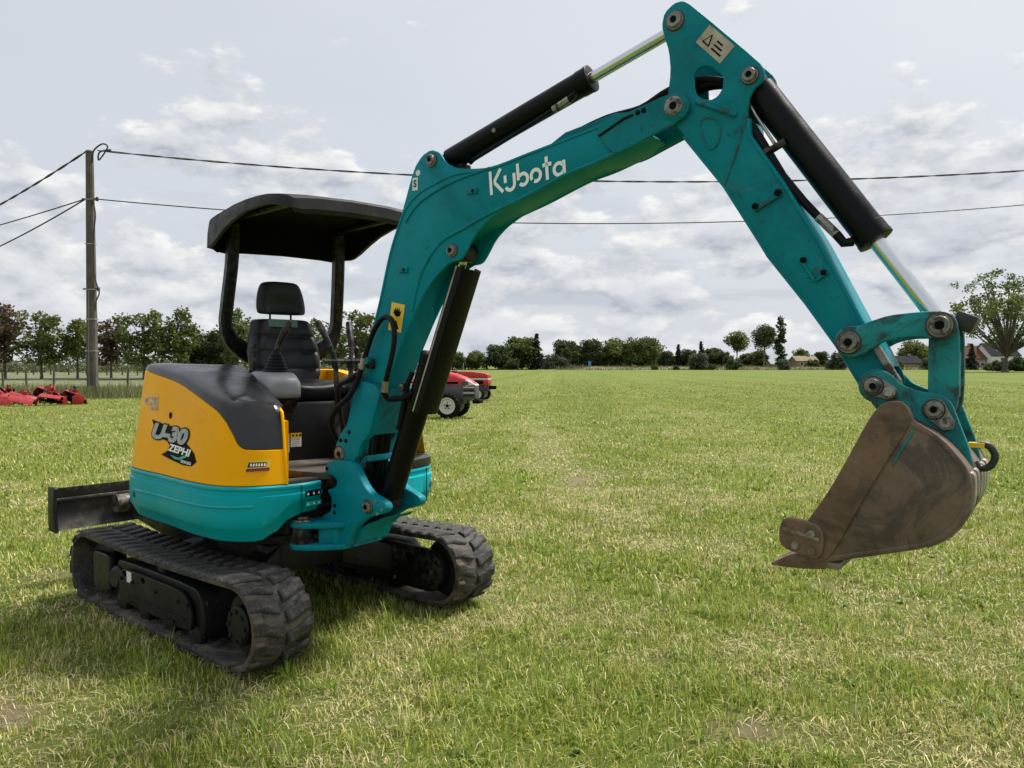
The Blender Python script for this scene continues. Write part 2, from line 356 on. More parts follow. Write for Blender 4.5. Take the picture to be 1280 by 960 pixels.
def make_ground():
    xs = axis(-9, 9, .09, 2500); ys = axis(0, 16, .09, 2500)
    X, Y = np.meshgrid(xs, ys); x, y = X.ravel(), Y.ravel(); n, m = len(xs), len(ys)
    i = np.arange((m-1)*(n-1)); r, c = i//(n-1), i % (n-1); a = r*n+c
    F = np.c_[a, a+1, a+n+1, a+n]
    me = bpy.data.meshes.new('grass_field'); me.vertices.add(len(x)); me.vertices.foreach_set('co', np.c_[x, y, hgt(x, y)].ravel().astype(np.float32))
    me.loops.add(F.size); me.loops.foreach_set('vertex_index', F.ravel().astype(np.int32))
    me.polygons.add(len(F)); me.polygons.foreach_set('loop_start', (np.arange(len(F))*4).astype(np.int32)); me.polygons.foreach_set('loop_total', np.full(len(F), 4, np.int32))
    me.update(); me.shade_smooth()
    at = me.attributes.new('soil', 'FLOAT', 'POINT'); at.data.foreach_set('value', soil(x, y).astype(np.float32))
    at = me.attributes.new('thatch', 'FLOAT', 'POINT'); at.data.foreach_set('value', (np.clip(1.25-np.hypot(x, y)/30, 0, .97)*(1-.8*soil(x, y))).astype(np.float32))  # weight of the dark tone painted for shaded gaps between near blades
    at = me.attributes.new('dry', 'FLOAT', 'POINT'); at.data.foreach_set('value', np.where(np.hypot(x, y) < 40, dry(x, y), .35).astype(np.float32))
    m = bpy.data.materials.new('field_turf'); m.use_nodes = True; nt = m.node_tree; N = nt.nodes; L = nt.links; b = N['Principled BSDF']
    b.inputs['Roughness'].default_value = .95; b.inputs['Specular IOR Level'].default_value = .1
    tc = N.new('ShaderNodeTexCoord')
    def mp(sc, rot=0):
        q = N.new('ShaderNodeMapping'); L.new(tc.outputs['Object'], q.inputs[0]); q.inputs['Scale'].default_value = sc; q.inputs['Rotation'].default_value = (0, 0, rot); return q.outputs[0]
    def noise(vec, sc, det=6, ro=.6):
        q = N.new('ShaderNodeTexNoise'); L.new(vec, q.inputs['Vector']); q.inputs['Scale'].default_value = sc; q.inputs['Detail'].default_value = det; q.inputs['Roughness'].default_value = ro; return q.outputs[0]
    def mr(v, a, bb, c=0, d=1):
        q = N.new('ShaderNodeMapRange'); q.interpolation_type = 'SMOOTHSTEP'; L.new(v, q.inputs[0])
        for k, w in enumerate((a, bb, c, d)): q.inputs[k+1].default_value = w
        return q.outputs[0]
    def mix(f, a, c):
        q = N.new('ShaderNodeMix'); q.data_type = 'RGBA'
        for k, w in ((0, f), (6, a), (7, c)):
            if isinstance(w, (int, float)): q.inputs[k].default_value = w
            elif isinstance(w, tuple): q.inputs[k].default_value = (*w, 1)
            else: L.new(w, q.inputs[k])
        return q.outputs[2]
    def att(n):
        q = N.new('ShaderNodeAttribute'); q.attribute_name = n; return q.outputs['Fac']
    col = mix(mr(noise(mp((1, 1, 1)), .35, 8), .35, .65), (.112, .158, .024), (.150, .195, .036))
    col = mix(mr(noise(mp((1, 1, 1)), 6, 8, .7), .45, .7, 0, .4), col, (.135, .150, .040))
    # mowing lines left by the mower, running away over the field
    def dot(v):
        q = N.new('ShaderNodeVectorMath'); q.operation = 'DOT_PRODUCT'; L.new(tc.outputs['Object'], q.inputs[0]); q.inputs[1].default_value = v; return q.outputs['Value']
    cb = N.new('ShaderNodeCombineXYZ'); L.new(dot((.9976*.8, -.07*.8, 0)), cb.inputs[0]); L.new(dot((.07*.012, .9976*.012, 0)), cb.inputs[1])
    st = noise(cb.outputs[0], .55, 4, .55); col = mix(mr(st, .50, .62, 0, .5), col, (.18, .215, .05)); col = mix(mr(st, .36, .48, .45, 0), col, (.062, .115, .012))
    q = N.new('ShaderNodeMath'); q.operation = 'MULTIPLY'; L.new(att('dry'), q.inputs[0]); q.inputs[1].default_value = .45
    col = mix(q.outputs[0], col, (.19, .17, .085))
    col = mix(att('soil'), col, mix(noise(mp((1, 1, 1)), 14, 6), (.15, .11, .072), (.30, .24, .165)))
    L.new(col, b.inputs['Base Color'])
    col = mix(att('thatch'), col, mix(noise(mp((1, 1, 1)), 30, 6, .7), (.018, .020, .007), (.085, .075, .034)))  # thatch tone darkened as shade between the blades; not linked to the shader
    bn = N.new('ShaderNodeBump'); bn.inputs['Distance'].default_value = .03; L.new(noise(mp((1, 1, 1)), 22, 8, .75), bn.inputs['Height']); L.new(bn.outputs[0], b.inputs['Normal'])
    me.materials.append(m)
    tag(link('grass_field', me), 'mown green grass field with pale mowing lines', 'field', kind='structure')
make_ground()

def make_grass():
    R = np.random.RandomState(5); P = []; half = math.radians(44)
    def sector(d0, d1, dens):
        n = int(half*(d1*d1-d0*d0)*dens); d = np.sqrt(R.rand(n)*(d1*d1-d0*d0)+d0*d0); a = (R.rand(n)*2-1)*half
        return d*np.sin(a), d*np.cos(a)
    # columns: x, y, width, length, class (0 sward, 1 tuft, 2 lying straw, 3 broad leaf), lean bias, heading (-1 random)
    for d0, d1, dens, wid, ln in ((1.6, 5.0, 5600, .0040, .058), (5.0, 9, 2300, .0066, .058), (9, 17, 560, .0125, .060), (17, 34, 110, .027, .068), (34, 75, 18, .062, .08)):
        x, y = sector(d0, d1, dens); P.append(np.c_[x, y, np.full(len(x), wid), np.full(len(x), ln), np.zeros(len(x)), np.zeros(len(x)), np.full(len(x), -1.)])
    for d0, d1, dens, nb, wid, ln in ((1.6, 5.0, 26, 34, .0046, .092), (5.0, 9, 16, 22, .0075, .092), (9, 20, 5, 12, .015, .10)):
        x, y = sector(d0, d1, dens); n = len(x); sz = .5+R.rand(n); X = np.repeat(x, nb); Y = np.repeat(y, nb); S_ = np.repeat(sz, nb); a = R.rand(n*nb)*2*PI_; rr = np.abs(R.normal(0, .028, n*nb))*S_
        keep = R.rand(n*nb) < S_/1.5
        P.append(np.c_[X+rr*np.cos(a), Y+rr*np.sin(a), np.full(n*nb, wid), ln*(.55+.45*S_), np.ones(n*nb), rr*9, a][keep])
    for d0, d1, dens, wid, ln in ((1.6, 5.0, 420, .0024, .085), (5.0, 10, 170, .0042, .10), (10, 20, 35, .009, .12)):
        x, y = sector(d0, d1, dens); n = len(x); P.append(np.c_[x, y, np.full(n, wid), np.full(n, ln), np.full(n, 2.), np.full(n, 1.2), np.full(n, -1.)])
    for d0, d1, dens in ((1.6, 5.5, 2.2), (5.5, 9, 1.2)):
        x, y = sector(d0, d1, dens); n = len(x); nb = 7; X = np.repeat(x, nb); Y = np.repeat(y, nb); a = np.tile(np.arange(nb)*2*PI_/nb, n)+np.repeat(R.rand(n)*6, nb)
        P.append(np.c_[X, Y, np.full(n*nb, .012), np.full(n*nb, .045), np.full(n*nb, 3.), np.full(n*nb, .55), a])
    P = np.vstack(P); x, y, cls = P[:, 0], P[:, 1], P[:, 4]
    so = soil(x, y); dr = dry(x, y); tuft = vnoise(x, y, .10, 31)*.6+vnoise(x, y, .28, 32)*.6
    u0 = R.rand(len(x))
    keep = (R.rand(len(x)) > so*.95) & (R.rand(len(x)) > (np.hypot(x, y)-38)/40) & np.where(cls == 0, u0 < .45+tuft*.75, np.where(cls == 2, u0 < .25+1.1*dr, np.where(cls == 1, u0 < 1.15-dr, 1 > 0)))
    P, x, y, cls, dr, tuft, so = P[keep], x[keep], y[keep], cls[keep], dr[keep], tuft[keep], so[keep]; n = len(x)
    ln = P[:, 3]*(.5+.8*R.rand(n))*np.where(cls == 0, (.55+.75*tuft)*(1-.35*dr), 1); w = P[:, 2]*(.7+.6*R.rand(n))
    ha = np.where(P[:, 6] < 0, R.rand(n)*2*PI_, P[:, 6]+R.normal(0, .5, n)); lean = np.clip(np.abs(R.normal(.68, .50, n))*np.where(cls == 2, .3, 1)+.35*dr*(cls == 0)+P[:, 5], .05, 1.48)
    dx, dy = np.cos(ha), np.sin(ha); z0 = hgt(x, y)-.004; B = np.c_[x, y, z0+np.where(cls == 2, .006+.022*R.rand(n), 0)]
    D = np.c_[dx, dy, np.zeros(n)]; Q = np.c_[-dy, dx, np.zeros(n)]; Zv = np.array([0, 0, 1.])
    l1 = np.where(cls == 2, lean, lean*.55); mid = B+(D*np.sin(l1)[:, None]+Zv*np.cos(l1)[:, None])*(ln*.5)[:, None]
    l2 = np.clip(lean*1.35, 0, 1.75); tip = mid+(D*np.sin(l2)[:, None]+Zv*np.cos(l2)[:, None])*(ln*.5)[:, None]
    tip[:, 2] = np.maximum(tip[:, 2], z0+.006)
    h = Q*(w/2)[:, None]; mw = np.where(cls == 3, 1.6, .85)[:, None]
    V = np.stack([B-h, B+h, mid-h*mw, mid+h*mw, tip], 1).reshape(-1, 3)
    k = np.arange(n)*5; loops = np.c_[k, k+1, k+3, k+2, k+2, k+3, k+4].ravel()
    ls = np.c_[np.arange(n)*7, np.arange(n)*7+4].ravel(); lt = np.tile([4, 3], n)
    u = R.rand(n)[:, None]; g = R.rand(n)
    c1 = np.array([.085, .140, .012]); c2 = np.array([.57, .575, .115]); st = np.array([.80, .70, .37]); br = np.array([.30, .22, .125])
    c = c1+(c2-c1)*u**1.2
    c = np.where((cls == 1)[:, None], np.array([.115, .205, .018])+np.array([.25, .26, .05])*u, c)
    c = np.where((cls == 3)[:, None], np.array([.11, .20, .035])+np.array([.06, .09, .03])*u, c)
    pst = np.clip(.09+.62*dr+.25*so, 0, 1); m = (((g < pst) & (cls == 0)) | ((cls == 2) & (g < .85)) | ((cls == 1) & (g < .08)))[:, None]; c = np.where(m, st*(.6+.55*u), c)
    m = ((g > .95) & (dr > .2) & (cls < 3))[:, None]; c = np.where(m, br*(.7+.5*u), c)
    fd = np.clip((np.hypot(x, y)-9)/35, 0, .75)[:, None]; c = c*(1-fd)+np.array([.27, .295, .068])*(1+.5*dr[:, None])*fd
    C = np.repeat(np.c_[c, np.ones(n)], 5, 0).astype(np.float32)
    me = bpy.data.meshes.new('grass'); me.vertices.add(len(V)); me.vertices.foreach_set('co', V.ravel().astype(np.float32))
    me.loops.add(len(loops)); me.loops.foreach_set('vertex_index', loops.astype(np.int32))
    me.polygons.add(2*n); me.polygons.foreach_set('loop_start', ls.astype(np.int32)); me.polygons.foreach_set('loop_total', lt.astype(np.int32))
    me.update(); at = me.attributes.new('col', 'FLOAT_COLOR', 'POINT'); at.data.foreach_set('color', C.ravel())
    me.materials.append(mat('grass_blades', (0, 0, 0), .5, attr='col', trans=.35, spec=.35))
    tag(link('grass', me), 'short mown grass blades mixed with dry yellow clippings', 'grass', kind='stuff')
    print('grass blades', n)
PI_ = math.pi
make_grass()

# ------------------------------------------------------------------ excavator
EX = (-1.41, 4.66)
ex = tag(empty('mini_excavator', (EX[0], EX[1], 0)), 'turquoise and yellow compact tracked excavator with black canopy and raised rusty bucket', 'excavator')
FT = Fr((-.012, 0), 130.3)                      # undercarriage
FU = Fr((0, 0), 142.0)                      # slewing upper body
FB = Fr((-.773-EX[0], 3.997-EX[1]), 126.0)  # boom plane
PI = math.pi

# ---- undercarriage
def track(side):
    tcn = side*.645; sc = .838; zc = .228; Ro = .206; Ri = .177; FK = lambda p: FT((p[0], p[1], p[2]*.80))
    def path(R, n=14):
        p = []
        for k in range(n+1): a = -PI/2+PI*k/n; p.append((sc+R*math.cos(a), zc+R*math.sin(a)))
        for k in range(1, 12): p.append((sc-2*sc*k/12, zc+R-.018*math.sin(PI*k/12)))
        for k in range(n+1): a = PI/2+PI*k/n; p.append((-sc+R*math.cos(a), zc+R*math.sin(a)))
        for k in range(1, 12): p.append((-sc+2*sc*k/12, zc-R))
        return p
    po, pi_ = path(Ro), path(Ri); w = .15
    b = MB().rings([[(o[0], tcn-w, o[1]), (o[0], tcn+w, o[1]), (i[0], tcn+w, i[1]), (i[0], tcn-w, i[1])] for o, i in zip(po, pi_)], loop=True)
    belt = b.build('rubber_track', M['rubber'], ex, FT, bevel=.006)
    tag(belt, 'near muddy rubber track with block lugs' if side < 0 else 'far muddy rubber track with block lugs')
    # lugs: two staggered rows of blocks all round the belt
    def lugmesh(q):
        m = MB(); t0, t1 = (.012, .156); h = .015
        R = []
        for t, sh in ((t0, .020), (t0+.06, .006), (t1-.045, -.018), (t1, -.020)):
            e = .004 if t in (t0, t1) else 0
            wb = .034 if t < .1 else .040
            R.append([(sh-wb, q*t, 0), (sh+wb, q*t, 0), (sh+wb*.68, q*(t-e*2 if t > .1 else t+e), h), (sh-wb*.68, q*(t-e*2 if t > .1 else t+e), h)])
        m.rings(R); ob = m.build('lug', M['rubber'], None, ID, bevel=.003, seg=1); me = ob.data; bpy.data.objects.remove(ob); return me
    lm = {q: lugmesh(q) for q in (-1, 1)}
    per = 4*sc+2*PI*Ro; n = 46; fm = FT.mat()
    for q in (-1, 1):
        for k in range(n):
            d = (k+(.5 if q > 0 else 0))*per/n
            if d < 2*sc: p, nrm = (-sc+d, zc-Ro), -PI/2
            elif d < 2*sc+PI*Ro: a = -PI/2+(d-2*sc)/Ro; p, nrm = (sc+Ro*math.cos(a), zc+Ro*math.sin(a)), a
            elif d < 4*sc+PI*Ro: f = (d-2*sc-PI*Ro)/(2*sc); p, nrm = (sc-2*sc*f, zc+Ro-.018*math.sin(PI*f)), PI/2
            else: a = PI/2+(d-4*sc-PI*Ro)/Ro; p, nrm = (-sc+Ro*math.cos(a), zc+Ro*math.sin(a)), a
            o = link('lug', lm[q], belt)
            nv = Vector((math.cos(nrm), 0, math.sin(nrm))); tv = Vector((0, 1, 0)); xv = tv.cross(nv)
            mt = Matrix(((xv.x, tv.x, nv.x, p[0]-nv.x*.002), (xv.y, tv.y, nv.y, tcn), (xv.z, tv.z, nv.z, p[1]-nv.z*.002), (0, 0, 0, 1)))
            o.matrix_local = fm @ mt @ Matrix.Rotation(rnd.uniform(-.03, .03), 4, 'Z')
    # inner drive teeth are hidden; track frame and wheels
    to = tcn+side*.15                                    # outer face
    g = MB()
    plate([(-.50, .12), (-.50, .37), (-.46, .41), (.40, .41), (.47, .36), (.50, .24), (.50, .12), (.43, .10), (-.42, .10)], tcn-.10, tcn+.10, .012, 1, g)
    fr = g.build('track_frame', M['frame'], ex, FK)
    plate([[(-.40, .17), (-.40, .33), (-.33, .375), (.30, .375), (.38, .34), (.43, .25), (.43, .15), (.36, .135), (.30, .165), (.20, .165), (.14, .135), (-.08, .135), (-.14, .165), (-.24, .165), (-.30, .14), (-.36, .14)]]+[[(c+.022*math.cos(a), .335+.022*math.sin(a)) for a in [-2*PI*k/12 for k in range(12)]] for c in (-.10, -.33)], to-side*.030-.010, to-side*.030+.010, .005, 1).build('side_plate', M['frame'], fr, FK)
    MB().box((-.30, min(to-side*.055, to-side*.012), .195), (.36, max(to-side*.055, to-side*.012), .205)).build('flange', M['frame'], fr, FK)
    for s_ in (-.36, -.22, .05, .30, .40): MB().cyl((s_, to-side*.022, .30), (s_, to-side*.008, .30), .012, 6).build('bolt', M['frame'], fr, FK)
    plate([(-.78, .15), (-.78, .40), (-.74, .42), (-.56, .42), (-.54, .38), (-.54, .17), (-.58, .14), (-.74, .14)], to-side*.05-.022, to-side*.05+.022, .012, 1).build('tensioner_cover', M['frame'], fr, FK)
    MB().lathe((-.47, to-side*.02, .27), (-.47, to-side*.13, .27), [(0, .06), (.02, .085), (.10, .09)]).build('tensioner_boss', M['frame'], fr, FK)
    for s in (-.42, -.14, .14, .42):
        r = MB(); r.lathe((s, to-side*.035, .105), (s, to-side*.27, .115), [(0, .03), (.008, .062), (.03, .066), (.05, .05), (.16, .05), (.18, .066), (.205, .062), (.21, .03)]); r.build('roller', M['frame'], fr, FK)
    r = MB(); r.lathe((0, to-side*.07, .43), (0, to-side*.2, .43), [(0, .03), (.01, .045), (.12, .045), (.13, .03)]); r.build('top_roller', M['frame'], fr, FK)
    # front wheel with bolted hub, rear idler
    wv = MB(); wv.lathe((sc, to-side*.075, zc), (sc, to-side*.24, zc), [(0, .08), (.004, .140), (.02, .150), (.04, .168), (.12, .168), (.15, .150), (.165, .08)], 36); wheel = wv.build('drive_sprocket', M['frame'], ex, FT)
    MB().lathe((sc, to-side*.028, zc), (sc, to-side*.085, zc), [(0, .02), (.002, .082), (.012, .091), (.056, .093)], 28).build('hub', M['steel'] if 0 else M['frame'], wheel, FT)
    for k in range(8):
        a = k*PI/4; p = (sc+.068*math.cos(a), to-side*.022, zc+.068*math.sin(a)); MB().cyl(p, (p[0], to-side*.034, p[2]), .011, 6).build('bolt', M['frame'], wheel, FT)
    wv = MB(); wv.lathe((-sc, to-side*.09, zc), (-sc, to-side*.21, zc), [(0, .05), (.004, .12), (.02, .14), (.03, .168), (.09, .168), (.10, .14), (.116, .12), (.12, .05)], 36); wv.build('idler_wheel', M['frame'], ex, FT)
    # motor cover on the inner side
    ti = tcn-side*.15
    cap = [(.45, .10), (.45, .345)]+[(.80+.122*math.cos(a), .222+.122*math.sin(a)) for a in [PI/2-PI*k/10 for k in range(11)]]
    c = plate(cap, ti-.02, ti+.035 if side < 0 else ti+.05, .012, 0).build('motor_cover', M['black'], ex, FT)
    for s, z in ((.52, .31), (.52, .14), (.84, .222)):
        MB().cyl((s, ti-side*.026, z), (s, ti-side*.014, z), .012, 6).build('bolt', M['steel'], c, FT)
    if side < 0:
        lb = MB().box((-.29, to+.0165, .29), (-.235, to+.0195, .365))
        lb.build('warning_label', M['white'], fr, FK)
for sd in (-1, 1): track(sd)
m = MB()
m.slab([(-.36, -.30), (.36, -.30), (.36, .30), (-.36, .30)], .27, .44)
for sx in (-1, 1):
    for sy in (-1, 1):
        m.rings([[(sx*.18, sy*.2, .25), (sx*.36, sy*.2, .25), (sx*.36, sy*.2, .44), (sx*.18, sy*.2, .44)], [(sx*.30, sy*.54, .16), (sx*.52, sy*.54, .16), (sx*.52, sy*.54, .31), (sx*.30, sy*.54, .31)]])
m.build('centre_frame', M['frame'], ex, FT, bevel=.012)
MB().lathe((0, 0, .43), (0, 0, .60), [(0, .40), (.05, .40), (.06, .36), (.10, .36), (.11, .42), (.17, .42)], 40).build('slew_ring', M['frame'], ex, FT)
# dozer blade behind the tracks, lifted
bl = MB()
prof = [(-1.34, .37), (-1.375, .42), (-1.395, .50), (-1.385, .58), (-1.36, .64), (-1.335, .645), (-1.352, .58), (-1.362, .50), (-1.345, .42), (-1.31, .37)]
bl.prism(prof, -.775, .775)
blade = bl.build('dozer_blade', M['bladepaint'], ex, FT, bevel=.004)
bl = MB(); bl.prism([(-1.40, .365), (-1.405, .50), (-1.40, .65), (-1.30, .655), (-1.29, .64), (-1.315, .50), (-1.275, .365)], -.797, -.776); bl.build('end_plate', M['frame'], blade, FT, bevel=.003)
bl = MB(); bl.prism([(-1.40, .365), (-1.405, .50), (-1.40, .65), (-1.30, .655), (-1.29, .64), (-1.315, .50), (-1.275, .365)], .776, .797); bl.build('end_plate', M['frame'], blade, FT, bevel=.003)
m = MB(); m.tube([(-1.30, -.42, .50), (-1.30, .42, .50)], .062, 16); m.build('cross_tube', M['bladepaint'], blade, FT)
for t in (-.3, .3): MB().bar((-1.30, t, .49), (-.34, t*.9, .33), .09, .13).build('blade_arm', M['frame'], blade, FT, bevel=.01)
MB().box((-1.352, -.77, .555), (-1.330, .77, .575)).build('rib', M['bladepaint'], blade, FT, bevel=.003)
MB().cyl((-1.3, 0, .52), (-.4, 0, .50), .045, 16).build('lift_cylinder', M['cyl'], blade, FT)

# ---- upper body
PLAN = [(.83, -.10), (.865, -.22), (.868, -.33), (.845, -.44), (.78, -.54), (.68, -.61), (.5, -.66), (.3, -.69), (.1, -.715), (-.15, -.755), (-.36, -.765), (-.55, -.68), (-.70, -.50), (-.79, -.25), (-.81, .0), (-.79, .2), (-.7, .42), (-.55, .6), (-.36, .71), (-.1, .75), (.2, .76), (.45, .74), (.6, .70), (.67, .64), (.74, .5), (.78, .35)]
NP = 8
PC = [Vector((p.x, p.y)) for p in crom([(a, b, 0) for a, b in PLAN], NP)]
PN = []
for i in range(len(PC)):
    t = (PC[min(i+1, len(PC)-1)]-PC[max(i-1, 0)]).normalized(); PN.append(Vector((-t.y, t.x)) if Vector((-t.y, t.x)).dot(-PC[i]+Vector((.1, 0))) > 0 else Vector((t.y, -t.x)))
def pp(tau, off=0):
    i = max(0, min(len(PC)-1, tau*NP)); k = int(i); f = i-k; j = min(k+1, len(PC)-1)
    return PC[k].lerp(PC[j], f)+PN[k].lerp(PN[j], f)*off
def lerp_tab(tab, x):
    if x <= tab[0][0]: return tab[0][1]
    for (a, b), (c, d) in zip(tab, tab[1:]):
        if x <= c: return b+(d-b)*(x-a)/(c-a)
    return tab[-1][1]
def body():
    R = []
    for i in range(len(PC)):
        tau = i/NP
        zb = lerp_tab([(0, .69), (.8, .685), (1.6, .66), (2.2, .60), (2.8, .565), (3.2, .56), (21, .56), (22, .60), (25, .62)], tau)
        sec = [(.10, zb), (.045, zb+.004 if zb > .6 else zb+.012), (.012, zb+.075), (.004, zb+.085), (0, .70 if zb < .62 else zb+.1), (.0, .795), (.010, .80), (.010, .822), (.004, .828), (.004, .838), (.012, .845), (.10, .846)]
        R.append([(*pp(tau, o), z) for o, z in sec])
    m = MB(); m.rings(R, closed=False, caps=False)
    b = merge(m.build('counterweight', M['teal_body'], ex, FU))
    # moulded groove along the right flank
    for z in (.752,):
        g = MB(); path = [(*pp(t, -.002), z-.02*max(0, (t-3)/6)) for t in np.linspace(3.2, 9.3, 40)]; g.tube(path, .007, 8); g.build('moulded_ridge', M['teal_body'], b, FU)
    inner = [tuple(pp(i/NP, .05)) for i in range(len(PC))]
    MB().slab(inner, .70, .842).build('platform', M['black'], ex, FU)
    MB().slab([(min(a, .42), b) for a, b in inner], .60, .70).build('platform_base', M['black'], ex, FU)
    return b
cw = body()
# bolts and holes of the counterweight
for tau, z in ((9.4, .70), (22.7, .73)):
    p0 = pp(tau, .004); p1 = pp(tau, -.003); MB().cyl((*p0, z), (*p1, z), .018, 16).build('plug', M['black'], cw, FU)
MB().tube([(*pp(1.05, -.001), z) for z in (.69, .74, .795, .838)], .0025, 6).build('panel_seam', M['ink'], cw, FU)
MB().tube([(*pp(23.2, -.001), z) for z in (.64, .70, .795, .838)], .0025, 6).build('panel_seam', M['ink'], cw, FU)
# small warning strips on the front end of the body
for z0, z1, mt in ((.775, .805, 'ink'), (.725, .75, 'tealprint')):
    vs = []; fs = []
    ts = np.linspace(.12, .88, 8)
    for t in ts: vs += [(*pp(t, -.003), z0), (*pp(t, -.003), z1)]
    for k in range(7): fs.append((2*k, 2*k+1, 2*k+3, 2*k+2))
    st = MB().add(vs, fs).build('warning_strip', M[mt], cw, FU)
    for k in range(3):
        t = .22+k*.25; vs = [(*pp(t, -.005), z0+.008), (*pp(t+.1, -.005), z0+.008), (*pp(t+.05, -.005), z1-.006)]
        MB().add(vs, [(0, 1, 2)]).build('triangle_mark', M['whitelogo'], st, FU)

LEAN = lambda z: .012+.085*(z-.845)/.6
ZB = [(1.7, 1.03), (1.85, 1.02), (3.0, 1.022), (3.6, 1.025), (3.9, 1.045), (4.2, 1.10), (4.6, 1.15), (5.25, 1.21), (6.1, 1.265), (7.25, 1.325), (8.6, 1.375), (9.75, 1.41), (11, 1.41), (14, 1.36)]
ZC = [(1.7, 1.215), (2, 1.235), (3.2, 1.25), (4.6, 1.25), (5.3, 1.275), (6.4, 1.325), (7.9, 1.395), (9.3, 1.44), (10.5, 1.445), (11.5, 1.435), (14, 1.38)]
def hood():
    rowsY, rowsB = [], []
    taus = np.linspace(1.72, 13.8, 120)
    for tau in taus:
        zb = lerp_tab(ZB, tau); zc = max(lerp_tab(ZC, tau), zb+.012)
        # inner spine the top runs to
        S_ = Vector((lerp_tab([(1.7, .60), (3, .50), (5, .42), (7, .25), (9.5, -.05), (11, -.2), (14, -.42)], tau), lerp_tab([(1.7, -.215), (8, -.24), (11, -.22), (14, -.02)], tau)))
        rowsY.append([(*pp(tau, .02), .846)]+[(*pp(tau, LEAN(z)), z) for z in np.linspace(.852, zb-.004, 7)]+[(*pp(tau, LEAN(zb)+.006), zb)])
        a = pp(tau, LEAN(zb)+.008)
        top = Vector(pp(tau, LEAN(zc)+.028)); bl = [(*a, zb-.003), (*pp(tau, LEAN(zb)+.002), zb+.004)]
        h = zc-zb
        for f in (.3, .6, .85): bl.append((*pp(tau, LEAN(zb+h*f)+.001+.018*f*f), zb+h*f))
        bl.append((*top, zc))
        ztop = lerp_tab([(1.7, 1.225), (3, 1.27), (5, 1.31), (7, 1.375), (9, 1.44), (11, 1.44), (14, 1.385)], tau)
        for f in (.06, .15, .3, .5, .7, .86, 1):
            q = top.lerp(S_, f); dish = 0*math.sin(PI*min(1, max(0, (f-.1)/.9)))*lerp_tab([(1.7, .3), (4, 1), (8, 1), (10, .1), (14, 0)], tau)
            bl.append((*q, zc+.010*min(1, f/.1)+(ztop-zc-.010)*(1-(1-f)**1.6)+dish))
        bl.append((*S_, .86))
        rowsB.append(bl)
    y = merge(MB().rings(rowsY, closed=False, caps=False).build('hood', M['yellow'], ex, FU))
    k = MB(); k.rings(rowsB, closed=False, caps=False); 
    n = len(rowsB[0]); k.add([*rowsB[0]], [tuple(range(n))])
    b = merge(k.build('hood_cover', M['black_plastic'], ex, FU, ang=50)); tag(b, 'black plastic cover over the sloping hood')
    # yellow rim down the inner front edge, inner wall
    m = MB(); r = rowsB[0]
    e0 = [pp(1.72, o) for o in (0.012, .03)]
    R = []
    for z, o in ((.848, .012), (1.02, LEAN(1.02)), (1.15, LEAN(1.15)), (1.205, LEAN(1.2)+.008), (1.225, .11), (1.235, .18)):
        p = pp(1.80, o); q = pp(1.60, o); R.append([(*pp(1.79, o-.005), z), (*pp(1.64, o-.005), z), (*pp(1.64, o+.03), z-.005), (*pp(1.79, o+.03), z-.005)])
    m.rings(R); m.build('hood_rim', M['yellow'], y, FU, bevel=.004)
    m = MB(); q0 = pp(1.66, .03); m.slab([(.70, -.225), (.55, -.215), (.3, -.215), (-.3, -.22), (-.3, -.27), (.3, -.27), (.55, -.27), (.70, -.27)], .846, 1.15); m.build('inner_wall', M['yellow'], y, FU)
    return y
hd = hood()
def onhood(tc_, zc_, stretch=1.0):                       # print on the hood flank: x along the arc (m, towards the front), y up
    i0 = int(tc_*NP); acc = [0]
    for i in range(1, len(PC)): acc.append(acc[-1]+(PC[i]-PC[i-1]).length)
    def arc(t): i = t*NP; k = int(i); return acc[k]+(acc[min(k+1, len(acc)-1)]-acc[k])*(i-k)
    s0 = arc(tc_)
    def fn(x, y, lift=.003):
        s = s0-x*stretch; k = max(j for j in range(len(acc)) if acc[j] <= s); f = (s-acc[k])/(acc[k+1]-acc[k]); t = (k+f)/NP; z = zc_+y
        return Vector(FU((*pp(t, LEAN(z)-lift), z)))
    return fn
def poly2(*p): return [tuple(q) for q in p], [tuple(range(len(p)))]
fn = onhood(7.28, 1.05, 2.2)
L2 = lambda l: (lambda x, y: fn(x, y, l))
dec = flat('model_decal', poly2((-.155, .085), (-.13, .078), (-.085, .066), (-.03, .060), (.01, .040), (.03, .0), (.075, -.025), (.11, -.06), (.125, -.10), (.105, -.125), (.06, -.128), (-.03, -.110), (-.075, -.098), (-.045, -.075), (-.03, -.045), (-.05, -.022), (-.10, -.01), (-.125, .01), (-.135, .045)), M['ink'], hd, L2(.003), 3)
vs, fs = text_mesh('U-30', .108, .25, .0065, 1.0, .93)
vs2, fs2 = text_mesh('U-30', .108, .25, .0125, 1.0, .93)
flat('model_number_outline', ([(x-.045, y+.016-x*.06) for x, y in vs2], fs2), M['ink'], hd, L2(.0042), 2)
flat('model_number', ([(x-.045, y+.016-x*.06) for x, y in vs], fs), M['greyprint'], hd, L2(.0055), 2)
vs, fs = text_mesh('ZEPHI', .050, .2, .0018, 1, .95); flat('series_name', ([(x+.028, y-.058-x*.10) for x, y in vs], fs), M['whitelogo'], hd, L2(.005), 2)
flat('series_swoosh', poly2((-.02, -.088), (.03, -.096), (.07, -.075), (.09, -.055), (.075, -.085), (.04, -.105), (.01, -.106)), M['tealprint'], hd, L2(.0048), 2)
vs, fs = text_mesh('SERIES', .019, 0, .0005, 1.1, 1); flat('series_word', ([(x+.075, y-.112-x*.08) for x, y in vs], fs), M['whitelogo'], hd, L2(.005), 1)
fn2 = onhood(8.95, 1.235, 3.0)
vs, fs = text_mesh('CE', .062, 0, .002, 1, .9); flat('ce_mark', ([(x, y) for x, y in vs], fs), M['greyprint'], hd, lambda x, y: fn2(x, y, .004), 2)
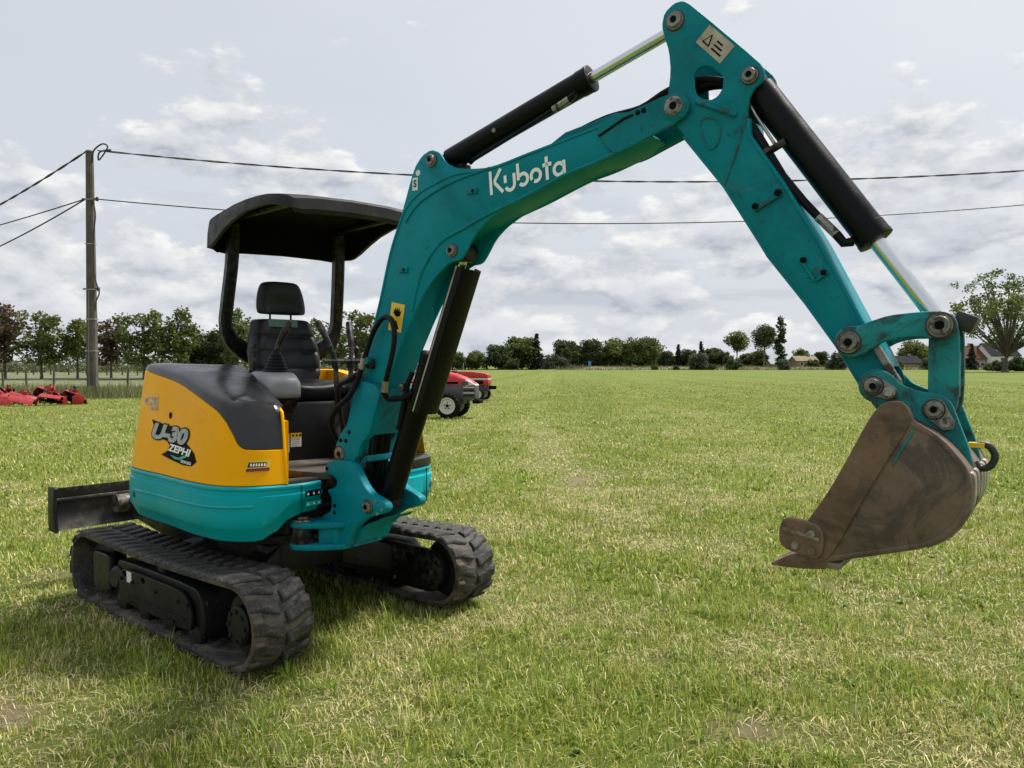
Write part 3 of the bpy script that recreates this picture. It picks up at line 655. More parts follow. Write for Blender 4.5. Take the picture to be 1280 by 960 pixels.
vs, fs = text_mesh('101', .026, 0, .001, 1, 1); flat('ce_number', ([(x+.02, y-.04) for x, y in vs], fs), M['greyprint'], hd, lambda x, y: fn2(x, y, .004), 1)
p = onhood(7.85, 1.165)(0, 0, .001); p1 = onhood(7.85, 1.165)(0, 0, -.03)
MB().cyl(p-(p1-p)*0, p+(p-p1)*.05, .019, 20).build('lock_hole', M['ink'], hd)
fn3 = onhood(2.95, .945)
flat('sound_label', poly2((-.07, -.03), (.055, -.026), (.068, .03), (-.055, .026)), M['yellowlbl'], hd, lambda x, y: fn3(x, y, .003), 2)
flat('sound_label_print', poly2((-.066, -.027), (.052, -.024), (.056, -.008), (-.062, -.012)), M['redprint'], hd, lambda x, y: fn3(x, y, .0042), 2)
flat('sound_label_print', poly2((-.058, -.006), (.035, -.004), (.042, .018), (-.050, .018)), M['ink'], hd, lambda x, y: fn3(x, y, .0042), 2)
for k in range(6): flat('sound_label_mark', poly2((-.045+k*.014, -.001), (-.036+k*.014, -.001), (-.034+k*.014, .013), (-.043+k*.014, .013)), M['whitelogo'], hd, lambda x, y: fn3(x, y, .0054))
vs, fs = text_mesh('LOW NOISE', .017, .2, .0006, 1, 1); flat('sound_label_words', ([(x-.006, y+.006) for x, y in vs], fs), M['whitelogo'], hd, lambda x, y: fn3(x, y, .0055), 1) if 0 else None

# rear engine cover behind the seat and on the far side
R = []
for tau in np.linspace(13.7, 21.5, 50):
    zt = lerp_tab([(13.7, 1.40), (15, 1.41), (18, 1.405), (20, 1.37), (21.5, 1.22)], tau)
    c = Vector((-.32, .2)) if tau < 17 else Vector((lerp_tab([(17, -.32), (21.5, .25)], tau), .45))
    R.append([(*pp(tau, .02), .846), (*pp(tau, .015), .86), (*pp(tau, .05), 1.1), (*pp(tau, .085), zt-.06), (*pp(tau, .12), zt-.015), (*pp(tau, .16), zt), (*Vector(pp(tau, .16)).lerp(c, .6), zt+.004), (*c, zt), (*c, .86)])
merge(MB().rings(R, closed=False, caps=False).build('engine_cover', M['yellow'], ex, FU))
# black fender strip on the far front corner
R = [[(*pp(t, .004), .848), (*pp(t, .0), .86), (*pp(t, .002), .895), (*pp(t, .02), .905), (*pp(t, .25), .905)] for t in np.linspace(20.8, 25, 30)]
MB().rings(R, closed=False, caps=False).build('fender', M['black_plastic'], ex, FU)
# floor with mat and step
MB().slab([(.25, -.2), (.62, -.2), (.80, -.12), (.84, -.05), (.80, .30), (.70, .45), (.25, .5)], .847, .885).build('floor_mat', M['floor'], ex, FU, bevel=.006)
MB().slab([tuple(pp(t, .02)) for t in np.linspace(.2, 3.2, 20)]+[(.76, -.42), (.77, -.2), (.79, -.05)], .8465, .862).build('step_plate', M['floor'], ex, FU, bevel=.003)
# seat box with labels
sb = MB().slab([(.26, -.19), (.26, .50), (-.42, .50), (-.42, -.19)], .88, 1.22).build('seat_box', M['panel'], ex, FU, bevel=.015)
def lblf(u, v0, v1, z0, z1, mt, parent, name): return MB().add([(u, v0, z0), (u, v1, z0), (u, v1, z1), (u, v0, z1)], [(0, 1, 2, 3)]).build(name, M[mt], parent, FU)
for v0, v1, z0, z1 in ((-.115, -.045, .935, 1.045), (-.038, .028, .965, 1.045)):
    l = lblf(.2625, v0, v1, z0, z1, 'white', sb, 'warning_label'); lblf(.264, v0, v1, z1-.026, z1, 'yellowlbl', sb, 'label_header')
    for k in range(3): lblf(.2655, v0+.008+k*.022, v0+.020+k*.022, z1-.019, z1-.007, 'ink', sb, 'label_symbol')
    for k in range(4): lblf(.264, v0+.008, v1-.010-.008*(k % 2), z1-.040-k*.011, z1-.037-k*.011, 'greyprint', sb, 'label_line')
MB().cyl((.258, .22, 1.12), (.268, .22, 1.12), .02, 14).build('lock', M['black'], sb, FU)
# seat
def cushion(name, sec, mt, parent, sub=2):
    return MB().rings(sec).build(name, M[mt], parent, FU, sub=sub, ang=60)
SV = .16
def rr(u, z, hw, hu, hz, vv=SV):    # rounded rectangle ring in (v, along) at station
    return None
st = MB()
R = []
for u, hw, z0, z1 in ((-.36, .17, 1.24, 1.34), (-.34, .22, 1.22, 1.36), (-.05, .235, 1.21, 1.345), (.10, .235, 1.21, 1.345), (.16, .22, 1.22, 1.335), (.185, .19, 1.245, 1.31)):
    R.append([(u, SV-hw, z0+.03), (u, SV-hw+.03, z0), (u, SV+hw-.03, z0), (u, SV+hw, z0+.03), (u, SV+hw, z1-.02), (u, SV+hw-.05, z1+.005), (u, SV, z1-.022), (u, SV-hw+.05, z1+.005), (u, SV-hw, z1-.02)])
seat = st.rings(R).build('seat', M['seat'], ex, FU, sub=2, ang=60)
def backring(z, hw, d, u0, b):      # a horizontal section of the backrest: bolsters b proud of the centre
    f = u0
    return [(f-d, SV-hw+.03, z), (f-d*.4, SV-hw, z), (f+b*.7, SV-hw+.02, z), (f+b, SV-hw+.06, z), (f+.01, SV-hw+.11, z), (f, SV, z), (f+.01, SV+hw-.11, z), (f+b, SV+hw-.06, z), (f+b*.7, SV+hw-.02, z), (f-d*.4, SV+hw, z), (f-d, SV+hw-.03, z), (f-d-.02, SV, z)]
R = []
for z, hw, b in ((1.30, .16, .02), (1.33, .205, .04), (1.40, .225, .05), (1.415, .225, .044), (1.43, .225, .05), (1.51, .228, .05), (1.525, .227, .043), (1.54, .226, .05), (1.61, .215, .045), (1.625, .213, .038), (1.64, .211, .045), (1.68, .20, .04), (1.725, .19, .03), (1.74, .17, .015)):
    u0 = -.25-(z-1.30)*.26; bb = b*1.25; hw *= 1.06
    if z in (1.415, 1.525, 1.625): u0 -= .012
    R.append(backring(z, hw, .10, u0, bb))
MB().rings(R).build('backrest', M['seat'], seat, FU, sub=2, ang=60)
R = [backring(z, hw, .075, -.238-(z-1.30)*.26, .006) for z, hw in ((1.685, .13), (1.69, .135), (1.725, .135), (1.735, .13))]
MB().rings(R).build('backrest_band', M['seatgreen'], seat, FU, ang=60, bevel=.004)
R = []
for z, hw, d in ((1.765, .150, .02), (1.775, .168, .04), (1.83, .170, .05), (1.91, .158, .05), (1.965, .138, .045), (1.985, .11, .025)):
    u0 = -.375-(z-1.80)*.15; hol = .030 if 1.77 < z < 1.88 else 0
    R.append([(u0-d, SV-hw+.02, z), (u0, SV-hw, z), (u0+.04, SV-hw+.02, z), (u0+.045, SV-hw+.06, z), (u0+.045-hol, SV-hw+.075, z), (u0+.045-hol, SV+hw-.075, z), (u0+.045, SV+hw-.06, z), (u0+.04, SV+hw-.02, z), (u0, SV+hw, z), (u0-d, SV+hw-.02, z)])
MB().rings(R).build('headrest', M['seat'], seat, FU, sub=2, ang=60)
for v in (-.07, .07): MB().tube([(-.385, SV+v, 1.68), (-.388, SV+v, 1.80)], .007, 8).build('headrest_rod', M['black'], seat, FU)
for v in (-.06, .05): MB().box((-.27, SV+v-.03, 1.215), (-.255, SV+v+.03, 1.232)).build('buckle', M['yellowlbl'], seat, FU) if 0 else None
# control consoles with levers
def console(v, near):
    c = MB()
    R = []
    for u, hw, z0, z1 in ((-.06, .085, 1.26, 1.34), (-.02, .11, 1.25, 1.375), (.18, .115, 1.245, 1.405), (.33, .11, 1.245, 1.395), (.40, .10, 1.255, 1.365), (.415, .085, 1.27, 1.34)):
        R.append([(u, v-hw, z0), (u, v+hw, z0), (u, v+hw, z1-.03), (u, v+hw-.025, z1), (u, v-hw+.025, z1), (u, v-hw, z1-.03)])
    con = c.rings(R).build('control_console', M['grey'], ex, FU, bevel=.012)
    m = MB(); m.rings([[(.0, v-.05, .98), (.18, v-.05, .98), (.18, v+.05, .98), (.0, v+.05, .98)], [(-.03, v-.105, 1.25), (.39, v-.10, 1.25), (.39, v+.10, 1.25), (-.03, v+.105, 1.25)]]); m.build('console_skirt', M['black'], con, FU, bevel=.01)
    b = MB(); prof = [(0, .075)]
    for k in range(6): prof += [(.012+k*.018, .074-k*.008), (.020+k*.018, .066-k*.008)]
    prof += [(.13, .022)]
    d = (.16*.1, 0)
    b.lathe((.23, v+.02, 1.395), (.24, v+.02, 1.535), prof, 28); b.build('lever_boot', M['hose'], con, FU)
    g = MB(); g.tube([(.24, v+.02, 1.50), (.25, v+.035, 1.57), (.26, v+.06, 1.62), (.265, v+.08, 1.66), (.265, v+.09, 1.685)], [.015, .017, .022, .022, .014], 12); g.build('joystick', M['black'], con, FU)
    g = MB(); g.tube([(.08, v-.05, 1.37), (.08, v-.05, 1.52)], .010, 10); g.lathe((.08, v-.05, 1.51), (.08, v-.05, 1.56), [(0, .010), (.008, .018), (.035, .021), (.05, .010)], 14); g.build('throttle_lever', M['black'], con, FU)
console(-.13, 1); console(.52, 0)
# travel levers, lock lever
tl = MB()
for v in (.10, .19):
    l = MB(); l.tube([(.60, v, .88), (.585, v, 1.30), (.57, v, 1.44)], .015, 10); l.tube([(.57, v, 1.42), (.57, v, 1.46)], .022, 12)
    l.tube([(.57, v-.07 if v < .15 else v-.045, 1.46), (.57, v+.045 if v < .15 else v+.07, 1.46)], .014, 10)
    l.tube([(.57, v, 1.46), (.55, v-.02 if v < .15 else v+.02, 1.54), (.48, v-.04 if v < .15 else v+.04, 1.64), (.45, v-.05 if v < .15 else v+.05, 1.68)], [.014, .015, .021, .018], 10)
    l.build('travel_lever', M['black'], ex, FU)
MB().slab([(.50, .22), (.62, .22), (.62, .48), (.50, .48)], .886, 1.40).build('control_pedestal', M['panel'], ex, FU, bevel=.03)
g = MB(); g.tube([(.55, .35, 1.38), (.55, .36, 1.60)], .008, 8); g.lathe((.55, .36, 1.58), (.55, .365, 1.68), [(0, .012), (.02, .024), (.07, .022), (.09, .010)], 12); g.build('blade_lever', M['redgrip'], ex, FU)
MB().tube([(.20, .42, 1.42), (.35, .60, 1.40), (.10, .66, 1.41), (-.3, .62, 1.43)], .014, 8).build('grab_rail', M['black'], ex, FU)

# ---- canopy on two bent posts
CV = .25
def canopy():
    us = [-.585, -.582, -.572, -.545, -.49, -.40, -.25, -.1, .08, .25, .36, .43, .472, .490, .494]
    zt = [2.19, 2.335, 2.378, 2.396, 2.402, 2.405, 2.405, 2.408, 2.406, 2.400, 2.393, 2.385, 2.376, 2.360, 2.300]
    zbm = [2.185, 2.19, 2.19, 2.19, 2.195, 2.215, 2.26, 2.295, 2.318, 2.325, 2.323, 2.315, 2.305, 2.297, 2.294]
    hwl = [.46, .485, .50, .503, .505, .505, .502, .498, .49, .475, .458, .432, .40, .365, .362]
    def shell(inset):
        R = []
        for u, a, b, hw in zip(us, zt, zbm, hwl):
            a -= inset; hw -= inset; uu = u+(inset if u < 0 else -inset)*(1 if abs(u) > .45 else 0); b = min(b, a-.004)
            prof = [(-hw, b), (-hw+.004, b+(a-b)*.5), (-hw+.014, b+(a-b)*.85), (-hw+.05, a-.006), (-hw*.6, a+.004), (0, a+.010), (hw*.6, a+.004), (hw-.05, a-.006), (hw-.014, b+(a-b)*.85), (hw-.004, b+(a-b)*.5), (hw, b)]
            R.append([(uu, CV+x, z) for x, z in prof])
        return R
    o, i = shell(0), shell(.022); n = len(o[0]); m = MB()
    m.rings(o, closed=False, caps=False); ml = MB(); ml.rings([r[::-1] for r in i], closed=False, caps=False)
    for k in range(len(o)-1):
        for j in (0, n-1): m.add([o[k][j], o[k+1][j], i[k+1][j], i[k][j]], [(0, 1, 2, 3)])
    for k in (0, len(o)-1):
        for j in range(n-1): m.add([o[k][j], o[k][j+1], i[k][j+1], i[k][j]], [(0, 1, 2, 3)])
    m.add(o[0], [tuple(range(n))])
    c = merge(m.build('canopy', M['canopy'], ex, FU, ang=50)); tag(c, 'black moulded plastic canopy roof')
    merge(ml.build('canopy_underside', M['undershade'], c, FU, ang=50))  # underside of the roof, its shade put into the black colour
    m = MB(); m.tube([(-.50, CV-.37, 2.30), (-.47, CV-.37, 2.35), (-.38, CV-.37, 2.37), (.40, CV-.34, 2.335), (.43, CV-.28, 2.33), (.43, CV+.28, 2.33), (.40, CV+.34, 2.335), (-.38, CV+.37, 2.37), (-.47, CV+.37, 2.35), (-.50, CV+.37, 2.30)], .02, 8); m.build('roof_frame', M['black'], c, FU)
    for sg in (-1, 1):
        P = crom([(-.47, CV+sg*.365, 2.34), (-.49, CV+sg*.37, 2.1), (-.55, CV+sg*.385, 1.82), (-.575, CV+sg*.385, 1.70), (-.59, CV+sg*.345, 1.60), (-.60, CV+sg*.23, 1.51), (-.60, CV+sg*.11, 1.44), (-.60, CV+sg*.06, 1.30)], 5)
        R = []
        for k, p in enumerate(P):
            t = (P[min(k+1, len(P)-1)]-P[max(k-1, 0)]).normalized(); x = Vector((1, 0, 0)); x = (x-t*x.dot(t)).normalized(); y = t.cross(x)
            f = k/(len(P)-1); wy = .036+.020*max(0, min(1, (f-.45)/.2)); wx = .038
            R.append([p+x*a*wx+y*b*wy for a, b in ((-1, -.6), (-.7, -1), (.7, -1), (1, -.6), (1, .6), (.7, 1), (-.7, 1), (-1, .6))])
        MB().rings(R).build('canopy_post', M['black'], ex, FU)
canopy()

# ---- swing bracket (bucket side of the upper body) and swing cylinder
POST = [(-.132, .921), (-.10, .944), (-.04, .955), (.05, .955), (.088, .94), (.113, .896), (.158, .836), (.203, .804), (.259, .786), (.302, .768), (.312, .745), (.297, .722), (.247, .706), (.175, .685), (.12, .65), (.075, .61), (.04, .544), (.022, .515), (-.081, .511), (-.18, .512), (-.20, .53), (-.20, .62), (-.16, .655), (-.09, .69), (-.085, .759), (-.127, .793), (-.053, .815), (-.041, .85), (-.077, .872), (-.133, .875)]
m = MB(); plate(POST, -.145, -.095, .008, 1, m); plate(POST, .095, .145, .008, 1, m)
m.rings([[(x, -.10, z), (x, .10, z), (x+dx, .10, z+dz), (x+dx, -.10, z+dz)] for x, z, dx, dz in ((.255, .69, -.02, -.02), (.17, .655, -.03, -.01), (.11, .61, -.035, 0), (.07, .545, -.04, 0))])
m.prism([(-.19, .512), (.03, .512), (.03, .54), (-.19, .54)], -.10, .10); m.prism([(-.19, .62), (-.06, .66), (-.06, .685), (-.19, .65)], -.10, .10)
m.prism([(-.10, .72), (.10, .70), (.12, .73), (-.10, .76)], -.10, .10)
post = merge(m.build('swing_bracket', M['teal'], ex, FB))
# lug that takes the swing cylinder, towards the right of the body
m = MB()
for z0, z1 in ((.505, .535), (.615, .645)):
    m.slab([(-.16, -.10), (.02, -.10), (.02, -.15), (-.04, -.22), (-.12, -.29), (-.18, -.315), (-.225, -.30), (-.245, -.25), (-.23, -.20), (-.19, -.13)], z0, z1)
m.slab([(-.12, -.12), (.0, -.12), (-.02, -.17), (-.10, -.22)], .53, .62)
m.build('cylinder_lug', M['teal'], post, FB, bevel=.008)
for z0, z1, r in ((.645, .655, .055), (.655, .668, .030)): MB().cyl((-.178, -.252, z0), (-.178, -.252, z1), r, 20, .003).build('pivot_cap', M['steel'], post, FB)
MB().cyl((-.178, -.252, .535), (-.178, -.252, .615), .055, 20).build('rod_eye', M['black'], post, FB)
MB().cyl((-.178, -.252, .58), (-.55, -.24, .58), .022, 16).build('swing_cylinder_rod', M['chrome'], ex, FB)
MB().cyl((-.42, -.242, .58), (-.95, -.22, .58), .045, 16).build('swing_cylinder', M['cyl'], ex, FB)
MB().box((-.40, -.12, .80), (-.045, .12, .87)).build('bracket_arm', M['black'], ex, FB, bevel=.012)
MB().box((-.45, -.15, .55), (-.20, .15, .60)).build('bracket_arm', M['black'], ex, FB, bevel=.012)
MB().cyl((-.10, 0, .50), (-.10, 0, .93), .05, 20).build('swing_pin', M['pin'], post, FB)
# cavity between bracket and body
MB().box((-.55, -.32, .57), (-.22, .30, .80)).build('valve_block', M['frame'], ex, FB, bevel=.02)
for s, z in ((-.085, .72), (-.085, .668)): pass
def pin(s, z, t, r, parent, mt='pin', dep=.02, ring=True, name='pin'):
    m = MB(); m.lathe((s, t-dep, z), (s, t+.012, z), [(0, r*.42), (0, r*.78), (.003, r*.86), (dep*.6, r*.88), (dep*.62, r*1.05), (dep+.01, r*1.05)] if ring else [(0, r*.8), (.003, r), (dep+.01, r)], 24)
    o = m.build(name, M[mt], parent, FB)
    MB().lathe((s, t-.0015, z), (s, t+.004, z), [(0, r*1.15), (.002, r*1.25), (.0055, r*1.3)], 24).build('grease_ring', M['grease'], o, FB)
    MB().lathe((s, t-dep-.0015, z), (s, t-dep+.01, z), [(0, r*.40), (.010, r*.40)], 12).build('pin_socket', M['ink'], o, FB)
    return o
pin(.185, .742, -.145, .030, post); 
m = MB()
for k in range(4): a = k*PI/4; m.cyl((.255+.0, -.152, .75), (.255, -.144, .75), .001, 6)
for s, z in ((.243, .775), (.25, .715), (.282, .735)): MB().cyl((s, -.150, z), (s, -.143, z), .008, 8).build('bolt', M['steel'], post, FB)
for s, z in ((-.06, .72), (-.06, .685), (-.118, .905)): MB().cyl((s, -.1475, z), (s, -.144, z), .010, 12).build('bolt_hole', M['ink'], post, FB)

# ---- boom
BOOM = [(.061, 1.375), (.143, 1.576), (.212, 1.764), (.279, 1.982), (.34, 2.119), (.372, 2.195), (.441, 2.369), (.492, 2.422), (.548, 2.442), (.602, 2.422), (.641, 2.368), (.698, 2.335), (.796, 2.316), (.896, 2.308), (1.101, 2.338), (1.327, 2.373), (1.485, 2.398), (1.607, 2.419), (1.684, 2.437), (1.743, 2.450), (1.785, 2.445), (1.815, 2.42), (1.825, 2.386), (1.807, 2.355), (1.675, 2.312), (1.556, 2.268), (1.457, 2.249), (1.327, 2.227), (1.093, 2.154), (.957, 2.113), (.869, 2.070), (.805, 2.018), (.763, 1.955), (.73, 1.915), (.664, 1.909), (.6, 1.866), (.535, 1.812), (.474, 1.733), (.422, 1.652), (.363, 1.55), (.304, 1.443), (.243, 1.314)]
BW = .085
m = MB(); plate(BOOM, -BW, -BW+.014, .004, 1, m); plate(BOOM, BW-.014, BW, .004, 1, m)
boom = merge(m.build('boom', M['teal'], ex, FB))
def skin(line, t0, t1, th, name, mt, parent):
    """bent plate following a line in the boom plane"""
    R = []
    for k, (s, z) in enumerate(line):
        a = line[max(k-1, 0)]; b = line[min(k+1, len(line)-1)]; d = Vector((b[0]-a[0], b[1]-a[1])).normalized(); nx, nz = -d.y*th, d.x*th
        R.append([(s, t0, z), (s, t1, z), (s+nx, t1, z+nz), (s+nx, t0, z+nz)])
    return MB().rings(R).build(name, M[mt], parent, FB, bevel=.003)
sm = lambda P, n=4: [(v.x, v.y) for v in crom([(a, b, 0) for a, b in P], n)]
skin(sm([(.072, 1.372), (.153, 1.57), (.222, 1.76), (.289, 1.975), (.35, 2.11), (.395, 2.185), (.47, 2.24), (.56, 2.27), (.70, 2.30), (.9, 2.296), (1.1, 2.326), (1.327, 2.361), (1.6, 2.405)]), -BW-.004, BW+.004, .012, 'top_plate', 'teal', boom)
skin(sm([(1.66, 2.325), (1.556, 2.280), (1.457, 2.260), (1.327, 2.238), (1.093, 2.166), (.957, 2.126), (.85, 2.085), (.74, 2.045), (.63, 1.99), (.555, 1.925), (.495, 1.85), (.45, 1.76), (.41, 1.66), (.352, 1.556), (.294, 1.45), (.236, 1.325)]), -BW+.006, BW-.006, .012, 'bottom_plate', 'teal', boom)
# welded ridges along the flank
for nm, P, r in (('weld_ridge', [(.896, 2.305), (.698, 2.276), (.557, 2.237), (.455, 2.19), (.387, 2.122)], .006), ('weld_ridge', [(1.66, 2.312), (1.45, 2.252), (1.30, 2.222), (1.101, 2.160), (.957, 2.122), (.837, 2.087), (.754, 2.057), (.625, 2.015), (.551, 1.955), (.49, 1.875), (.454, 1.785), (.43, 1.70)], .008)):
    for sg in (-1, 1): MB().tube([(s, sg*(BW+.001), z) for s, z in sm(P, 5)], r, 8).build(nm, M['teal'], boom, FB)
# doubler at the boom tip with slot line
m = plate([(1.42, 2.39), (1.607, 2.421), (1.743, 2.452), (1.79, 2.445), (1.822, 2.418), (1.830, 2.386), (1.81, 2.352), (1.675, 2.308), (1.55, 2.266), (1.50, 2.27)], -BW-.010, -BW, .004, 1); tip = m.build('tip_plate', M['teal_arm'], boom, FB)
m = plate([(1.42, 2.39), (1.607, 2.421), (1.743, 2.452), (1.79, 2.445), (1.822, 2.418), (1.830, 2.386), (1.81, 2.352), (1.675, 2.308), (1.55, 2.266), (1.50, 2.27)], BW, BW+.010, .004, 1); m.build('tip_plate', M['teal_arm'], boom, FB)
m = MB(); m.tube([(1.45, -BW-.011, 2.345), (1.56, -BW-.011, 2.392), (1.60, -BW-.011, 2.40)], .005, 6); m.build('weld_line', M['ink'], tip, FB)
for s, z in ((1.62, 2.405), (1.645, 2.408)): MB().cyl((s, -BW-.0125, z), (s, -BW-.009, z), .010, 12).build('bolt_hole', M['ink'], tip, FB)
pin(1.768, 2.400, -BW-.012, .036, boom, 'pin', .008, False)
MB().lathe((1.768, -BW-.003, 2.400), (1.768, -BW-.014, 2.400), [(0, .052), (.008, .052), (.011, .046)], 28).build('pin_boss', M['teal_arm'], boom, FB)
pin(.557, 2.391, -BW, .028, boom); pin(.682, 1.962, -BW, .027, boom)
MB().cyl((.470, -BW-.002, 2.345), (.470, -BW+.002, 2.345), .014, 18).build('lift_hole', M['white'], boom, FB)
MB().box((.435, -BW-.0025, 2.265), (.468, -BW+.001, 2.325)).build('hook_label', M['white'], boom, FB)
vs, fs = text_mesh('S', .045, 0, .001); flat('hook_symbol', (vs, fs), M['ink'], boom, lambda x, y: Vector(FB((.452+x, -BW-.004, 2.295+y))))
# service bracket tabs
for s, z, rot in ((.375, 1.895, -.2), (.80, 2.215, 0)):
    MB().box((s-.028, -BW-.010, z-.012), (s+.028, -BW, z+.012)).build('tab', M['teal'], boom, FB, bevel=.002)
    MB().cyl((s+.008, -BW-.013, z), (s+.008, -BW-.009, z), .008, 10).build('tab_hole', M['ink'], boom, FB)
# hose clamp and hoses on top of the upper boom
m = MB()
for t in (-.03, .0, .03): m.tube([(s, t, z) for s, z in sm([(1.15, 2.345), (1.30, 2.40), (1.45, 2.435), (1.60, 2.445), (1.72, 2.49), (1.86, 2.50), (2.0, 2.45)], 4)], .012, 8)
m.build('hose', M['hose'], boom, FB)
plate([(1.20, 2.365), (1.27, 2.40), (1.50, 2.435), (1.58, 2.425), (1.55, 2.41)], -.06, -.05, .002, 0).build('hose_guard', M['teal_arm'], boom, FB)
# yellow hand warning sticker
def onboom(s0, z0, ang, lift): c, s_ = math.cos(ang), math.sin(ang); return lambda x, y: Vector(FB((s0+x*c-y*s_, -BW-lift, z0+x*s_+y*c)))
ylb = flat('warning_sticker', poly2((-.045, -.068), (.045, -.068), (.045, .068), (-.045, .068)), M['yellowlbl'], boom, onboom(.327, 1.67, -.20, .003))
flat('hand_symbol', poly2((-.025, .02), (-.012, .048), (-.006, .030), (.002, .052), (.006, .030), (.014, .050), (.018, .026), (.03, .040), (.022, .010), (.0, .002)), M['ink'], boom, onboom(.327, 1.67, -.20, .0045))
flat('triangle_symbol', poly2((-.026, -.055), (.026, -.055), (.0, -.012)), M['ink'], boom, onboom(.327, 1.67, -.20, .0045))
# maker's lettering, drawn with thick strokes
def strokes(paths, w):
    vs = []; fs = []
    for P in paths:
        n0 = len(vs)
        for k, p in enumerate(P):
            a = P[max(k-1, 0)]; b = P[min(k+1, len(P)-1)]; dx, dy = b[0]-a[0], b[1]-a[1]; l = math.hypot(dx, dy) or 1
            vs += [(p[0]-dy/l*w/2, p[1]+dx/l*w/2), (p[0]+dy/l*w/2, p[1]-dx/l*w/2)]
        fs += [(n0+2*k, n0+2*k+1, n0+2*k+3, n0+2*k+2) for k in range(len(P)-1)]
    return vs, fs
def arcp(cx, cy, r, a0, a1, n=14): return [(cx+r*math.cos(math.radians(a0+(a1-a0)*k/n)), cy+r*math.sin(math.radians(a0+(a1-a0)*k/n))) for k in range(n+1)]
LET = {'K': ([[(.09, 0), (.09, 1.0)], [(.66, 1.0), (.31, .56), (.31, .46), (.72, 0)]], .78), 'u': ([[(.09, .66), (.09, .34)], arcp(.325, .235, .235, 200, 360)+[(.56, .66)]], .68),
       'b': ([[(.09, 1.0), (.09, .30)], arcp(.33, .30, .235, 140, -140)], .66), 'o': ([arcp(.32, .31, .235, 35, 215), arcp(.32, .31, .235, 245, 395)], .68),
       't': ([[(.20, .95), (.20, .0)], [(.0, .62), (.44, .62)]], .47), 'a': ([arcp(.31, .31, .235, 30, 330), [(.56, .62), (.56, .0)]], .68)}
paths = []; x0 = 0
for ch in 'Kubota':
    P, adv = LET[ch]; paths += [[(x0+a, b) for a, b in q] for q in P]; x0 += adv
kv, kf = strokes(paths, .15)
sc_ = .40/x0
flat('maker_lettering', ([(a*sc_-.20, (b-.45)*sc_*1.02) for a, b in kv], kf), M['whitelogo'], boom, onboom(1.095, 2.247, .085, .003))

# boom foot fork
FOOT = [(.075, 1.372), (.045, 1.246), (.012, 1.14), (-.045, 1.085), (-.078, 1.02), (-.075, .965), (-.02, .930), (.05, .945), (.091, .986), (.109, 1.039), (.172, 1.095), (.206, 1.188), (.262, 1.33)]
m = MB()
for sg in (-1, 1):
    R = []
    for k, (s, z) in enumerate(FOOT): pass
    plate(FOOT, *((-.125, -.08) if sg < 0 else (.08, .125)), .008, 1, m)
m.rings([[(s, -.09, z), (s, .09, z), (s+dx, .09, z+dz), (s+dx, -.09, z+dz)] for s, z, dx, dz in ((.255, 1.32, -.02, .01), (.215, 1.21, -.02, .01), (.185, 1.13, -.03, .01), (.165, 1.09, -.04, .02))])
m.rings([[(s, -.09, z), (s, .09, z), (s+.02, .09, z-.006), (s+.02, -.09, z-.006)] for s, z in ((.068, 1.36), (.045, 1.25), (.015, 1.15), (-.02, 1.11))])
foot = merge(m.build('boom_foot', M['teal'], boom, FB)); 
pin(-.045, .985, -.125, .034, boom, 'pin', .006, False)
for s, z in ((.03, 1.10), (-.035, 1.055), (.005, 1.055)): MB().cyl((s, -.129, z), (s, -.124, z), .010, 12).build('bolt_hole', M['ink'], boom, FB)
MB().tube([(.195, -.088, 1.225), (.195, .088, 1.225)], .008, 8).build('weld_bead', M['teal'], boom, FB)
# hose bundle between the forks
hb = MB()
for k in range(9):
    t = -.068+k*.017; w = .012*math.sin(k*2.1)
    hb.tube([(s+w, t+.004*math.sin(k), z) for s, z in sm([(-.10, .62), (.0, .70), (.07, .82), (.10, .93), (.12, 1.02), (.13, 1.10), (.10, 1.2)], 4)], .0085, 8)
hb.build('hose_bundle', M['hose'], ex, FB)
MB().box((.118, -.09, .955), (.145, .09, .985)).build('hose_clamp', M['teal'], ex, FB, bevel=.003)

# ---- hydraulic cylinders
def cylinder(name, a, b, rb, rr_, f, lab, hosepts=None):
    A, B = Vector((a[0], 0, a[1])), Vector((b[0], 0, b[1])); d = (B-A).normalized(); Ln = (B-A).length
    m = MB(); m.lathe(A+d*.035, B, [(0, rb*.72), (.01, rb), (Ln*f-.075, rb), (Ln*f-.073, rb*1.05), (Ln*f-.035, rb*1.05), (Ln*f-.034, rb*1.08), (Ln*f-.02, rb*1.08), (Ln*f-.017, rb*.9)], 32)
    o = m.build(name, M['cyl'], ex, FB); tag(o, lab)
    MB().cyl(A+d*Ln*(f-.05), B-d*.03, rr_, 28).build('rod', M['chrome'], o, FB)
    for p in (A, B): MB().cyl(p+Vector((0, -.05, 0)), p+Vector((0, .05, 0)), rr_*1.75, 24, .004).build('eye', M['black'], o, FB)
    return o, A, B, d
ac, A, B, d = cylinder('arm_cylinder', (.557, 2.391), (1.763, 2.735), .052, .023, .655, 'black arm cylinder above the boom')
n = Vector((-d.z, 0, d.x)); q = Vector((0, -1, 0))
def side(f, off, dn): return A+d*(B-A).length*f+q*off-n*dn
m = MB(); m.tube([side(.12, .0, .062), side(.15, .02, .066), side(.45, .035, .062), side(.52, .04, .060)], .010, 10); m.build('oil_pipe', M['hose'], ac, FB)
MB().cyl(side(.52, .04, .060), side(.585, .04, .055), .016, 8).build('fitting', M['steel'], ac, FB)
MB().tube([side(.585, .04, .055), side(.605, .045, .050), side(.61, .03, .04)], .014, 8).build('elbow', M['hose'], ac, FB)
MB().cyl(side(.28, .048, .012), side(.28, .060, .012), .010, 10).build('bleed_plug', M['steel'], ac, FB)
MB().box((.63, -.03, 2.325), (.70, .03, 2.37)).build('port_block', M['cyl'], ac, FB, bevel=.006)

